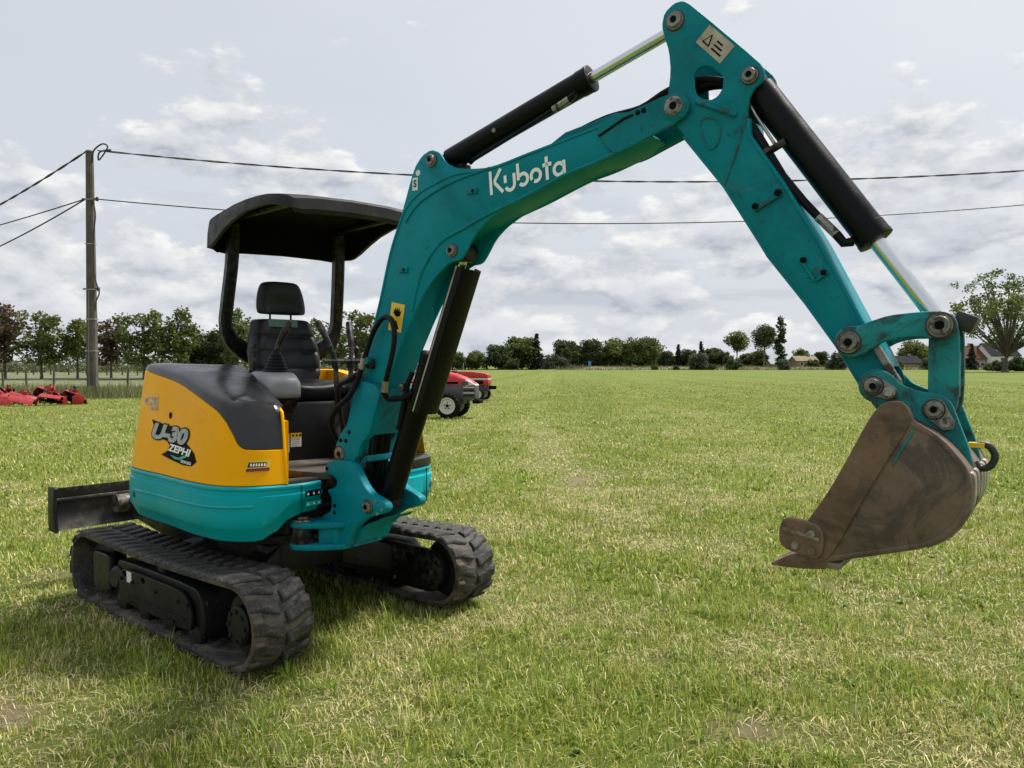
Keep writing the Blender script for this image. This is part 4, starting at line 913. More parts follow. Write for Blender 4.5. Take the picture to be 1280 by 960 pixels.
bc, A, B, d = cylinder('bucket_cylinder', (2.03, 2.462), (2.645, 1.562), .055, .026, .665, 'black bucket cylinder in front of the arm')
n = Vector((-d.z, 0, d.x))
def side(f, off, dn): return A+d*(B-A).length*f+Vector((0, -off, 0))+n*dn
m = MB(); m.tube([side(.05, .03, -.07), side(.12, .04, -.085), side(.22, .04, -.095), side(.34, .045, -.105), side(.45, .045, -.10), side(.52, .045, -.092)], [.015, .016, .017, .016, .015, .014], 10); m.build('hose', M['hose'], bc, FB)
m = MB(); m.tube([side(.03, .03, -.045), side(.12, .045, -.055), side(.25, .05, -.062)], .006, 8); m.build('pipe', M['steel'], bc, FB)
MB().cyl(side(.52, .045, -.092), side(.60, .045, -.080), .016, 8).build('fitting', M['pin'], bc, FB)
MB().tube([side(.60, .045, -.080), side(.635, .045, -.078), side(.645, .03, -.055)], .016, 8).build('elbow', M['hose'], bc, FB)
MB().cyl(side(.24, .045, -.115), side(.255, .045, -.03), .014, 8).build('clamp', M['black'], bc, FB)
MB().tube([side(.24, .05, -.10), side(.255, .052, -.10)], .022, 10).build('clamp_ring', M['black'], bc, FB)
MB().bar((2.680, 0, 1.585), (2.735, 0, 1.560), .10, .055).build('stop_block', M['grease'], bc, FB, bevel=.006)

bo, A, B, d = cylinder('boom_cylinder', (.185, .742), (.682, 1.962), .058, .026, .60, 'black boom cylinder with rod guard under the boom')
n = Vector((d.z, 0, -d.x))
def side(f, off, dn): return A+d*(B-A).length*f+Vector((0, -off, 0))+n*dn
Ln = (B-A).length
m = MB(); R = []
for f in (.40, .955): R.append([side(f, -.07, .035), side(f, -.07, .072), side(f, -.05, .082), side(f, .05, .082), side(f, .07, .072), side(f, .07, .035), side(f, .064, .035), side(f, .064, .068), side(f, .05, .075), side(f, -.05, .075), side(f, -.064, .068), side(f, -.064, .035)])
m.rings(R); m.build('rod_guard', M['cyl'], bo, FB)
for o_ in (-.07, .07): MB().tube([side(.40, o_, .036), side(.955, o_, .036)], .004, 6).build('guard_edge', M['tan'], bo, FB)
MB().tube([side(.30, .055, -.03), side(.48, .05, -.062), side(.52, .03, -.07)], .013, 8).build('oil_pipe', M['hose'], bo, FB)
MB().cyl(side(.46, .07, -.075), side(.46, .045, -.075), .022, 14).build('port', M['black'], bo, FB)
MB().cyl(side(.46, .080, -.075), side(.46, .070, -.075), .015, 6).build('port_nut', M['steel'], bo, FB)
MB().box(tuple(side(.14, .03, .05)), tuple(side(.17, -.03, .075))).build('stop', M['cyl'], bo, FB) if 0 else None

# ---- loose hoses on the boom flank
def hose(pts, r=.013, ends=True):
    o = MB().tube(crom(pts, 6), r, 10).build('hydraulic_hose', M['hose'], ex, FB)
    if ends:
        for a, b in ((pts[0], pts[1]), (pts[-1], pts[-2])):
            a, b = Vector(a), Vector(b); d = (b-a).normalized(); MB().cyl(a, a+d*.055, r*1.25, 8).build('fitting', M['steel'], o, FB)
    return o
hose([(.125, -.13, 1.42), (.155, -.125, 1.50), (.20, -.12, 1.60), (.27, -.125, 1.665), (.345, -.14, 1.655), (.375, -.15, 1.57), (.355, -.155, 1.46), (.315, -.15, 1.36), (.30, -.145, 1.31)])
hose([(.30, -.145, 1.31), (.305, -.12, 1.275), (.35, -.07, 1.28), (.40, -.05, 1.31)], .014, False)
hose([(.125, -.13, 1.42), (.10, -.14, 1.35), (.06, -.155, 1.28), (-.02, -.16, 1.22), (-.09, -.14, 1.14), (-.10, -.08, 1.04), (-.06, -.04, .94)], .014, False)
hose([(.10, -.12, 1.40), (.05, -.15, 1.36), (-.04, -.13, 1.33), (-.10, -.08, 1.24), (-.10, -.05, 1.10)], .013, False)
hose([(.43, .13, 1.60), (.46, .13, 1.72), (.50, .10, 1.76), (.53, .05, 1.70)], .010, False)
MB().tube([(.085, -.11, 1.33), (.13, -.12, 1.45), (.145, -.12, 1.50)], .015, 8).build('hose_fitting', M['steel'], ex, FB)
MB().box((.14, -.115, 1.42), (.18, -.085, 1.47)).build('hose_bracket', M['black'], ex, FB, bevel=.006)
MB().cyl((.16, -.135, 1.46), (.16, -.085, 1.46), .018, 12).build('bracket_bolt', M['teal'], ex, FB)

# ---- arm
ARM = [(1.707, 2.719), (1.717, 2.764), (1.756, 2.790), (1.791, 2.790), (1.825, 2.765), (2.078, 2.5), (2.097, 2.465), (2.093, 2.43), (2.062, 2.412), (2.042, 2.377), (2.037, 2.305), (2.043, 2.248), (2.162, 2.063), (2.283, 1.851), (2.42, 1.578), (2.472, 1.502), (2.529, 1.404), (2.525, 1.353), (2.474, 1.313), (2.433, 1.335), (2.42, 1.38), (2.375, 1.453), (2.345, 1.504), (2.243, 1.652), (2.114, 1.822), (2.086, 1.87), (1.954, 2.086), (1.797, 2.293), (1.732, 2.391), (1.732, 2.445), (1.744, 2.538), (1.737, 2.616), (1.717, 2.678)]
HOLE = [(1.836, 2.503), (1.851, 2.525), (1.876, 2.531), (1.9, 2.523), (1.931, 2.496), (1.949, 2.475), (1.946, 2.436), (1.928, 2.411), (1.901, 2.402), (1.865, 2.415), (1.84, 2.444)]
AW = .075
m = MB(); plate([ARM, HOLE], -AW, -AW+.014, .004, 1, m); plate([ARM, HOLE], AW-.014, AW, .004, 1, m)
arm = merge(m.build('arm', M['teal_arm'], ex, FB))
skin([(2.034, 2.31), (2.040, 2.245), (2.158, 2.063), (2.279, 1.851), (2.416, 1.578), (2.465, 1.505), (2.50, 1.43)], -AW-.003, AW+.003, .012, 'front_plate', 'teal', arm)
skin([(2.43, 1.365), (2.349, 1.504), (2.247, 1.652), (2.118, 1.822), (2.09, 1.87), (1.958, 2.086), (1.80, 2.293)], -AW-.003, AW+.003, .010, 'back_plate', 'teal_arm', arm)
MB().cyl((2.469, -AW-.012, 1.373), (2.469, AW+.012, 1.373), .055, 28, .004).build('bucket_pin_boss', M['teal_old'], arm, FB)
pin(1.763, 2.722, -AW, .032, arm); pin(2.047, 2.458, -AW, .028, arm)
MB().tube([(s, -AW-.001, z) for s, z in sm([(1.866, 2.336), (1.891, 2.340), (1.93, 2.324), (1.942, 2.299), (1.933, 2.249), (1.91, 2.224), (1.885, 2.245), (1.86, 2.308), (1.866, 2.336)], 3)], .004, 6).build('embossed_outline', M['teal_arm'], arm, FB)
MB().tube([(1.847, -AW-.002, 2.406), (1.998, -AW-.002, 2.328)], .009, 8).build('weld_bar', M['teal_arm'], arm, FB)
MB().tube([(2.038, -AW, 2.332), (1.999, -AW-.001, 2.198), (1.955, -AW, 2.09)], .005, 6).build('weld_seam', M['teal_arm'], arm, FB)
ar = math.atan2(2.574-2.675, 1.993-1.898)
onarm = lambda s0, z0, an, l: (lambda x, y: Vector(FB((s0+x*math.cos(an)-y*math.sin(an), -AW-l, z0+x*math.sin(an)+y*math.cos(an)))))
flat('faded_sticker', poly2((-.068, -.036), (.068, -.036), (.068, .038), (-.068, .038)), M['tan'], arm, onarm(1.917, 2.598, ar, .002))
flat('sticker_triangle', poly2((-.05, -.02), (-.012, -.02), (-.031, .022)), M['ink'], arm, onarm(1.917, 2.598, ar, .0035))
flat('sticker_triangle_inside', poly2((-.043, -.015), (-.019, -.015), (-.031, .012)), M['tan'], arm, onarm(1.917, 2.598, ar, .0045))
for k in range(3): flat('sticker_line', poly2((.0, -.020+k*.015), (.05-.01*k, -.020+k*.015), (.05-.01*k, -.014+k*.015), (.0, -.014+k*.015)), M['ink'], arm, onarm(1.917, 2.598, ar, .0035))
MB().bar((2.067, -AW-.006, 1.982), (2.161, -AW-.006, 2.030), .012, .012, (0, 1, 0)).build('hose_bracket', M['teal_arm'], arm, FB)
for s, z in ((2.072, 1.995), (2.150, 2.033)): MB().cyl((s, -AW-.015, z), (s, -AW, z), .012, 12).build('bracket_bolt', M['ink'], arm, FB)
MB().box((2.235, -AW-.003, 1.735), (2.30, -AW, 1.80)).build('bracket_plate', M['teal'], arm, FB)
for p, q in (((2.232, 1.790), (2.274, 1.722)), ((2.274, 1.722), (2.318, 1.749))): MB().bar((p[0], -AW-.008, p[1]), (q[0], -AW-.008, q[1]), .008, .008, (0, 1, 0)).build('bracket_edge', M['teal_arm'], arm, FB)
for s, z in ((2.236, 1.795), (2.303, 1.748)): MB().cyl((s, -AW-.014, z), (s, -AW, z), .010, 12).build('bracket_bolt', M['ink'], arm, FB)
MB().bar((2.468, -AW-.006, 1.498), (2.530, -AW-.006, 1.385), .022, .030, (0, 1, 0)).build('wear_bar', M['pin'], arm, FB, bevel=.004)
m = MB()
for t in (-.02, .02): m.tube([(s, t, z) for s, z in sm([(1.79, 2.47), (1.86, 2.485), (1.94, 2.47), (2.0, 2.42)], 4)], .014, 8)
m.build('hose', M['hose'], arm, FB)

# ---- links
LINK = [(2.344, 1.514), (2.352, 1.547), (2.378, 1.566), (2.417, 1.564), (2.448, 1.577), (2.506, 1.596), (2.574, 1.603), (2.652, 1.605), (2.684, 1.588), (2.695, 1.558), (2.684, 1.527), (2.653, 1.514), (2.625, 1.521), (2.597, 1.527), (2.541, 1.526), (2.495, 1.514), (2.467, 1.497), (2.437, 1.474), (2.400, 1.461), (2.362, 1.477)]
m = MB(); plate(LINK, -.118, -.088, .006, 1, m); plate(LINK, .088, .118, .006, 1, m)
gl = merge(m.build('guide_link', M['teal_old'], ex, FB))
pin(2.391, 1.513, -.118, .033, gl, 'pin', .012); pin(2.651, 1.560, -.118, .034, gl, 'pin', .012)
BL = [(2.618, 1.585), (2.655, 1.607), (2.690, 1.585), (2.700, 1.52), (2.700, 1.333), (2.687, 1.284), (2.655, 1.260), (2.625, 1.272), (2.615, 1.318), (2.615, 1.53)]
m = MB(); plate(BL, -.082, -.052, .006, 1, m); plate(BL, .052, .082, .006, 1, m); m.box((2.655, -.055, 1.34), (2.692, .055, 1.48))
merge(m.build('bucket_link', M['teal_old'], ex, FB))

# ---- bucket
BH = .245
SIDE = [(2.489, 1.289), (2.511, 1.317), (2.533, 1.330), (2.565, 1.333), (2.587, 1.317), (2.597, 1.296), (2.602, 1.275), (2.655, 1.244), (2.696, 1.207), (2.736, 1.153), (2.753, 1.117), (2.753, 1.044), (2.736, .996), (2.700, .941), (2.634, .899), (2.516, .863), (2.413, .833), (2.33, .808), (2.280, .806), (2.287, .907), (2.304, .945), (2.357, 1.027), (2.399, 1.107), (2.437, 1.184), (2.467, 1.247)]
m = MB(); plate(SIDE, -BH-.005, -BH+.009, .004, 1, m); plate(SIDE, BH-.009, BH+.005, .004, 1, m)
bk = merge(m.build('bucket', M['rust'], ex, FB)); tag(bk, 'rusty brown digging bucket')
SH = sm([(2.56, 1.285), (2.602, 1.268), (2.655, 1.237), (2.696, 1.200), (2.734, 1.148), (2.748, 1.115), (2.748, 1.045), (2.732, .999), (2.696, .945), (2.632, .904), (2.516, .868), (2.413, .838), (2.33, .813), (2.28, .806)], 4)
skin(SH[::-1], -BH-.007, BH+.007, .014, 'shell', 'rust', bk)
for t in (-.19, -.095, 0, .095, .19):
    skin(sm([(2.745, 1.13), (2.757, 1.115), (2.757, 1.045), (2.740, .993), (2.702, .937), (2.64, .895)], 4)[::-1], t-.028, t+.028, .010, 'wear_strip', 'rustbright', bk)
# thicker lip strip along the open edge
plate([(2.489, 1.289), (2.511, 1.317), (2.533, 1.330), (2.565, 1.333), (2.587, 1.317), (2.600, 1.275), (2.495, 1.08), (2.389, .865), (2.36, .822), (2.280, .806), (2.287, .907), (2.304, .945), (2.357, 1.027), (2.399, 1.107), (2.437, 1.184), (2.467, 1.247)], -BH-.013, -BH-.004, .004, 1).build('side_reinforcement', M['ruststrip'], bk, FB)
plate([(2.489, 1.289), (2.511, 1.317), (2.533, 1.330), (2.565, 1.333), (2.587, 1.317), (2.600, 1.275), (2.495, 1.08), (2.389, .865), (2.36, .822), (2.280, .806), (2.287, .907), (2.304, .945), (2.357, 1.027), (2.399, 1.107), (2.437, 1.184), (2.467, 1.247)], BH+.004, BH+.013, .004, 1).build('side_reinforcement', M['ruststrip'], bk, FB)
plate([(2.604, 1.255), (2.607, 1.25), (2.585, 1.205), (2.568, 1.178), (2.545, 1.128), (2.552, 1.155), (2.570, 1.192)], -BH-.0085, -BH-.0045, .001, 1).build('paint_streak', M['teal_old'], bk, FB)
MB().box((2.265, -BH, .797), (2.40, BH, .818)).build('cutting_edge', M['rust'], bk, FB, bevel=.004)
for sg in (-1, 1):
    T0 = sg*(BH+.013); t0, t1 = (T0-.018, T0) if sg < 0 else (T0, T0+.018)
    c = plate([(2.249, .953), (2.300, .947), (2.340, .938), (2.358, .91), (2.356, .852), (2.337, .829), (2.313, .831), (2.245, .846), (2.222, .862), (2.219, .906), (2.228, .94)], t0, t1, .006, 1).build('side_cutter', M['ruststrip'], bk, FB)
    for s, z in ((2.322, .908), (2.325, .855), (2.273, .866)): MB().cyl((s, T0+sg*.017, z), (s, T0+sg*.030, z), .013, 6).build('bolt', M['rust'], bk, FB)
    for p, q in (((2.235, .915), (2.345, .892)),): MB().bar((p[0], T0+sg*.018, p[1]), (q[0], T0+sg*.018, q[1]), .010, .010, (0, 1, 0)).build('cutter_rib', M['rust'], bk, FB)
for t in (-.215, -.105, 0, .105, .215):
    m = MB(); m.rings([[(2.36, t-.035, .795), (2.36, t+.035, .795), (2.36, t+.035, .838), (2.36, t-.035, .838)], [(2.29, t-.033, .785), (2.29, t+.033, .785), (2.29, t+.033, .840), (2.29, t-.033, .840)], [(2.245, t-.030, .782), (2.245, t+.030, .782), (2.245, t+.030, .825), (2.245, t-.030, .825)], [(2.185, t-.026, .780), (2.185, t+.026, .780), (2.185, t+.026, .788), (2.185, t-.026, .788)]])
    m.build('tooth', M['ruststrip'], bk, FB, bevel=.004)
EAR = [(2.437, 1.37), (2.448, 1.405), (2.489, 1.425), (2.515, 1.412), (2.547, 1.377), (2.594, 1.358), (2.641, 1.352), (2.667, 1.345), (2.686, 1.323), (2.701, 1.28), (2.734, 1.189), (2.748, 1.12), (2.722, 1.145), (2.69, 1.186), (2.645, 1.22), (2.58, 1.255), (2.507, 1.277), (2.468, 1.305)]
for t0, t1 in ((-.122, -.102), (.102, .122)):
    e = plate(EAR, t0, t1, .004, 1).build('ear', M['teal_old'], bk, FB)
    if t0 < 0:
        for a, b in (((2.469, 1.373), (2.515, 1.353)), ((2.640, 1.304), (2.672, 1.262))):
            dx, dz = b[0]-a[0], b[1]-a[1]; l = math.hypot(dx, dz); nx, nz = -dz/l, dx/l
            pl = [(a[0]+.034*math.cos(th), a[1]+.034*math.sin(th)) for th in [math.atan2(nz, nx)+PI*k/8 for k in range(9)]]+[(b[0]+.024*math.cos(th), b[1]+.024*math.sin(th)) for th in [math.atan2(-nz, -nx)+PI*k/8 for k in range(9)]]
            plate(pl, t0-.010, t0, .003, 0).build('pin_retainer', M['pin'], bk, FB)
            pin(a[0], a[1], t0-.010, .026, bk, 'pin', .014); MB().lathe((b[0], t0-.022, b[1]), (b[0], t0, b[1]), [(0, .004), (0, .012), (.006, .013), (.006, .018), (.02, .019)], 20).build('bolt', M['steel'], bk, FB)
m = MB(); m.tube(crom([(2.745, -.02, 1.192), (2.775, -.02, 1.192), (2.792, -.02, 1.162), (2.78, -.02, 1.130), (2.755, -.02, 1.122), (2.738, -.02, 1.138)], 5), .011, 12); m.build('lifting_hook', M['grease'], bk, FB)
MB().box((2.722, -.035, 1.185), (2.765, -.005, 1.20)).build('hook_latch', M['yellowlbl'], bk, FB)

# ------------------------------------------------------------------ trees
def leafmat(name, tr=.3): return mat(name, (0, 0, 0), .6, attr='col', trans=tr, spec=.25)
LEAF = leafmat('leaves')
def crown_mesh(seed, clumps, nl, ls, cols, flat_=.55):
    """clumps: (x,y,z,radius); leaf quads scattered through each clump, denser towards its skin"""
    R = np.random.RandomState(seed); V = []; C = []
    for cx, cy, cz, cr in clumps:
        n = max(8, int(nl*cr*cr)); d = R.normal(size=(n, 3)); d /= np.linalg.norm(d, axis=1)[:, None]
        r = cr*(.35+.75*R.rand(n)**.6)*(.8+.4*R.rand(n)); p = d*r[:, None]; p[:, 2] *= .78; p += (cx, cy, cz)
        a = R.normal(size=(n, 3)); a[:, 2] *= flat_; a /= np.linalg.norm(a, axis=1)[:, None]
        b = np.cross(a, R.normal(size=(n, 3))); b /= np.linalg.norm(b, axis=1)[:, None]
        s = (ls*(.6+.8*R.rand(n)))[:, None]
        V.append(np.stack([p-a*s, p-b*s*.62, p+a*s, p+b*s*.62], 1).reshape(-1, 3))
        u = R.rand(n)[:, None]; tone = .75+.5*R.rand(); c = (np.array(cols[0])+(np.array(cols[1])-np.array(cols[0]))*u)*tone
        C.append(np.repeat(np.c_[c, np.ones(n)], 4, 0))
    V = np.vstack(V); C = np.vstack(C); n = len(V)//4
    me = bpy.data.meshes.new('crown'); me.vertices.add(len(V)); me.vertices.foreach_set('co', V.ravel().astype(np.float32))
    me.loops.add(4*n); me.loops.foreach_set('vertex_index', np.arange(4*n, dtype=np.int32))
    me.polygons.add(n); me.polygons.foreach_set('loop_start', (np.arange(n)*4).astype(np.int32)); me.polygons.foreach_set('loop_total', np.full(n, 4, np.int32))
    me.update(); at = me.attributes.new('col', 'FLOAT_COLOR', 'POINT'); at.data.foreach_set('color', C.ravel().astype(np.float32)); me.materials.append(LEAF)
    return me
GREENS = {'mid': ((.066, .100, .025), (.170, .205, .055)), 'dark': ((.036, .060, .022), (.088, .118, .040)), 'copper': ((.060, .044, .028), (.14, .105, .055)), 'yellow': ((.080, .115, .022), (.18, .205, .045)),
          'grey': ((.06, .078, .048), (.12, .14, .088)), 'conifer': ((.012, .022, .016), (.030, .044, .030)), 'pale': ((.07, .085, .035), (.14, .155, .07))}
def tree_proto(kind, h, w, tone, seed, ls=None, bark='bark'):
    """returns (trunk mesh, crown mesh) for a tree h metres tall and w wide standing at the origin"""
    q = random.Random(seed); cl = []; hw = w/2; limbs = []
    if kind == 'conifer':
        n = 15
        for k in range(n):
            f = k/(n-1); z = h*(.06+.90*f); r = hw*(1-f)**.9+.10; cl.append((0, 0, z, h*.05+hw*.35*(1-f)))
            for j in range(max(3, int(9*(1-f)+2))):
                a = q.uniform(0, 2*PI); rr = r*q.uniform(.45, 1); cl.append((rr*math.cos(a), rr*math.sin(a), z-rr*.20, h*.05))
    elif kind == 'poplar':
        for k in range(60):
            f = q.random(); r = hw*math.sin(PI*min(1, .12+f*.88))**.6*.75; a = q.uniform(0, 2*PI); rr = r*q.random()**.5; cl.append((rr*math.cos(a), rr*math.sin(a), h*(.04+.95*f), hw*.42))
    elif kind == 'shrub':
        for k in range(34):
            a = q.uniform(0, 2*PI); f = q.random()**.6; e = q.random(); rr = hw*.8*f*math.sqrt(1-e*e*.8); cl.append((rr*math.cos(a), rr*math.sin(a), h*.12+h*.72*e*f, h*.20+q.random()*h*.06))
    else:
        z0, top = {'row': (.12, 1), 'round': (.0, 1), 'tall': (.42, 1), 'big': (.20, 1)}[kind]
        nc = {'row': 44, 'round': 80, 'tall': 40, 'big': 170}[kind]; cr = {'row': .098, 'round': .15, 'tall': .12, 'big': .055}[kind]*h
        lo = [q.uniform(.72, 1.18) for _ in range(8)]
        for k in range(nc):
            a = q.uniform(0, 2*PI); f = q.random()**.45; el = q.uniform(-1, 1); ar = math.sqrt(1-el*el)
            wob = lo[int(a/(2*PI)*8) % 8]*q.uniform(.8, 1.12)
            zc_ = h*(z0+top)/2; hz = h*(top-z0)/2-cr*.6
            rr = max(.05, hw-cr*.7)*f*ar*wob; z = zc_+hz*f*el*q.uniform(.9, 1.05)
            cl.append((rr*math.cos(a), rr*math.sin(a), z, cr*q.uniform(.7, 1.2)))
            if f > .5 and el > -.3 and len(limbs) < {'row': 9, 'round': 6, 'tall': 10, 'big': 30}[kind]: limbs.append(cl[-1])
    ls = ls or h*.028
    cm = crown_mesh(seed, cl, {'conifer': 46, 'poplar': 60, 'shrub': 60, 'row': 40, 'round': 52, 'tall': 42, 'big': 33}[kind]*(.028*h/ls)**2/(h*h)*100*1.25, ls, GREENS[tone])
    m = MB(); r0 = h*.017 if kind != 'big' else h*.026
    lean = (q.uniform(-.02, .02)*h, q.uniform(-.02, .02)*h); ht = h*{'conifer': .9, 'poplar': .8, 'shrub': .3, 'row': .8, 'round': .65, 'tall': .85, 'big': .20}[kind]
    tr = [(lean[0]*f*f, lean[1]*f*f, ht*f-.15*(f == 0)) for f in (0, .04, .15, .35, .6, .8, 1)]
    m.tube(tr, [r0*1.7, r0*1.25, r0, r0*.85, r0*.6, r0*.4, r0*(.15 if kind != 'big' else .6)], 8)
    for cx, cy, cz, _ in limbs:
        f = q.uniform(.42, .95) if kind != 'big' else q.uniform(.7, 1); b = Vector((lean[0]*f*f, lean[1]*f*f, ht*f)); e = Vector((cx, cy, cz)); mid = b.lerp(e, .5)+Vector((0, 0, -.04*h if kind == 'big' else .03*h))*q.uniform(.3, 1)
        m.tube(crom([b, mid, e], 3), [r0*k_ for k_ in (.50, .46, .40, .33, .25, .17, .08)], 6)
    ob = m.build('trunk', M[bark], None); tm = ob.data; bpy.data.objects.remove(ob)
    return tm, cm
def place_tree(proto, name, loc, rz, sc, label, cat, group, wide=1):
    t = empty(name, loc, rz); t.scale = (sc*wide, sc*wide, sc)
    link('trunk', proto[0], t); link('crown', proto[1], t)
    return tag(t, label, cat, group)
AT = lambda px, Y: (px-640)/961*Y           # bearing of a thing Y metres out
PR = {}
PR['row'] = [tree_proto('row', 7.2, 5.6, 'mid', 101, .17), tree_proto('row', 7.0, 5.2, 'yellow', 102, .17), tree_proto('row', 6.8, 4.8, 'mid', 105, .17)]
PR['copper'] = [tree_proto('row', 7.0, 5.0, 'copper', 103, .17)]
PR['round'] = [tree_proto('round', 11, 12.5, 'dark', 111, .36), tree_proto('round', 11, 12, 'mid', 112, .36), tree_proto('round', 11, 14.5, 'mid', 113, .36)]
PR['tall'] = [tree_proto('tall', 12, 8, 'mid', 121, .34, 'barkpale'), tree_proto('tall', 14, 7, 'pale', 122, .30, 'barkpale')]
PR['conifer'] = [tree_proto('conifer', 11, 6, 'conifer', 131, .30)]
PR['poplar'] = [tree_proto('poplar', 16, 4.2, 'dark', 141, .34)]
PR['shrub'] = [tree_proto('shrub', 4, 5, 'grey', 151, .22), tree_proto('shrub', 4, 5, 'mid', 152, .22), tree_proto('shrub', 4, 5.5, 'dark', 153, .22)]
PR['big'] = [tree_proto('big', 20, 27, 'mid', 161, .27)]
GR = 'trees in the row behind the left fence'
row = [(6, 74, 'copper', 0, 1.12, 'copper leaved tree at the left edge of the picture'), (52, 74, 'row', 0, .98, 'full green tree right of the copper tree at the picture edge'),
       (97, 75, 'row', 1, .88, 'yellow green tree just left of the utility pole'), (139, 75, 'copper', 0, .92, 'copper leaved tree just right of the utility pole'),
       (180, 74, 'row', 0, 1.0, 'broad green tree second right of the utility pole'), (223, 75, 'row', 2, 1.07, 'tall loose green tree left of the canopy post'),
       (262, 80, 'round', 0, .50, 'low dark tree between loose green tree and canopy post'), (297, 78, 'row', 2, 1.12, 'green tree showing through the canopy frame left of the seat'),
       (388, 80, 'row', 0, .92, 'dark tree directly right of the seat backrest'), (418, 84, 'row', 2, .95, 'green tree behind the travel levers'), (447, 82, 'row', 0, 1.08, 'tall dark tree behind the lever with the red grip')]
names = {'copper': 'copper_tree', 'row': 'field_tree', 'round': 'broadleaf_tree'}
for k, (px, Y, kind, i, sc, lab) in enumerate(row):
    place_tree(PR[kind][i], names[kind], (AT(px, Y), Y, 0), k*1.37, sc, lab, 'tree', GR)
GF = 'trees along the far edge of the field'
far = [(572, 226, 'round', 1, .50, 'low grey green tree beyond the red tractors, leftmost of the far clump'), (594, 228, 'round', 1, .54, 'low green tree right above the rear red tractor'), (622, 230, 'round', 0, .76, 'dark round tree left of the largest tree in the far clump'),
       (652, 236, 'round', 2, 1.02, 'largest broad green tree in the clump left of the conifer'), (671, 232, 'conifer', 0, 1.0, 'dark pointed conifer in the far clump'), (708, 236, 'round', 0, .92, 'dark round tree just right of the gap after the conifer'),
       (738, 238, 'round', 0, .94, 'dark tree above the small blue sign'), (768, 240, 'round', 1, .92, 'mid green tree second left of the open gap before the boom arm'), (804, 238, 'round', 2, 1.02, 'broad sunlit green tree ending the far clump'),
       (832, 246, 'round', 0, .60, 'small dark tree first in the low dark row'), (848, 246, 'conifer', 0, .74, 'small pointed dark tree second in the low dark row'), (862, 247, 'round', 0, .66, 'small dark tree third in the low dark row'),
       (876, 246, 'conifer', 0, .82, 'pointed dark tree fourth in the low dark row'), (890, 248, 'round', 0, .70, 'small dark tree fifth in the low dark row'), (904, 246, 'round', 0, .60, 'small dark tree left of the umbrella shaped tree'),
       (921, 232, 'tall', 0, 1.0, 'umbrella shaped tree on a clear pale stem'), (933, 245, 'round', 0, .52, 'low dark tree right of the umbrella shaped tree'), (955, 234, 'tall', 1, 1.04, 'thin airy tree beside the poplar'), (948, 240, 'round', 1, .60, 'low tree at the foot of the thin airy tree'),
       (975, 236, 'poplar', 0, 1.0, 'narrow dark columnar poplar'), (1002, 250, 'round', 1, .64, 'pale round tree behind the thatched barn'), (1025, 236, 'round', 0, .56, 'dark bushy tree left of the excavator arm end'),
       (1142, 246, 'round', 1, .88, 'round green tree framed inside the bucket linkage'), (1214, 214, 'conifer', 0, .68, 'small pointed green tree in front of the brown roofed house')]
fn_ = {'round': 'broadleaf_tree', 'conifer': 'conifer_tree', 'tall': 'stemmed_tree', 'poplar': 'poplar_tree'}
for k, (px, Y, kind, i, sc, lab) in enumerate(far):
    place_tree(PR[kind][i], fn_[kind], (AT(px, Y), Y, -.1), k*2.11, sc, lab, 'tree', GF, (1.02, 1.12, .95)[k % 3] if kind == 'round' else 1)
place_tree(PR['big'][0], 'spreading_tree', (AT(1256, 150), 150, 0), .9, 1.0, 'large airy spreading tree at the right edge with visible limbs', 'tree', None)
GS = 'shrubs on the far bank'
shr = [(640, 224, 2, 1.0, 'dark shrub at the foot of the broad green tree'), (690, 222, 0, 1.15, 'grey green shrub under the conifer'), (704, 221, 0, .95, 'grey shrub at the right end of the far clump'), (873, 214, 0, 1.25, 'large grey willow shrub under the low dark row'), (918, 214, 2, .95, 'dark shrub at the foot of the umbrella shaped tree'),
       (980, 212, 0, .80, 'round grey shrub in front of the poplar'), (1016, 224, 2, .9, 'dark shrub right of the thatched barn'), (1046, 216, 0, 1.3, 'grey willow shrub left of the arm tip'), (1122, 214, 1, .8, 'small green shrub in front of the dark roofed house'), (1160, 216, 0, .9, 'grey shrub seen left of the bucket link'),
       (1236, 190, 2, .55, 'small dark shrub before the white house'), (1248, 170, 2, .75, 'dark shrub at the foot of the large right tree'), (1274, 170, 2, 1.0, 'dark shrub at the right picture edge'), (818, 214, 2, .45, 'tiny dark shrub on the bank under the sunlit tree'), (845, 213, 2, .42, 'tiny dark shrub on the bank left of the willow shrub'), (890, 213, 2, .5, 'tiny dark shrub on the bank right of the willow shrub')]
for k, (px, Y, i, sc, lab) in enumerate(shr):
    place_tree(PR['shrub'][i], 'shrub', (AT(px, Y), Y, -.1), k*1.7, sc, lab, 'shrub', GS)

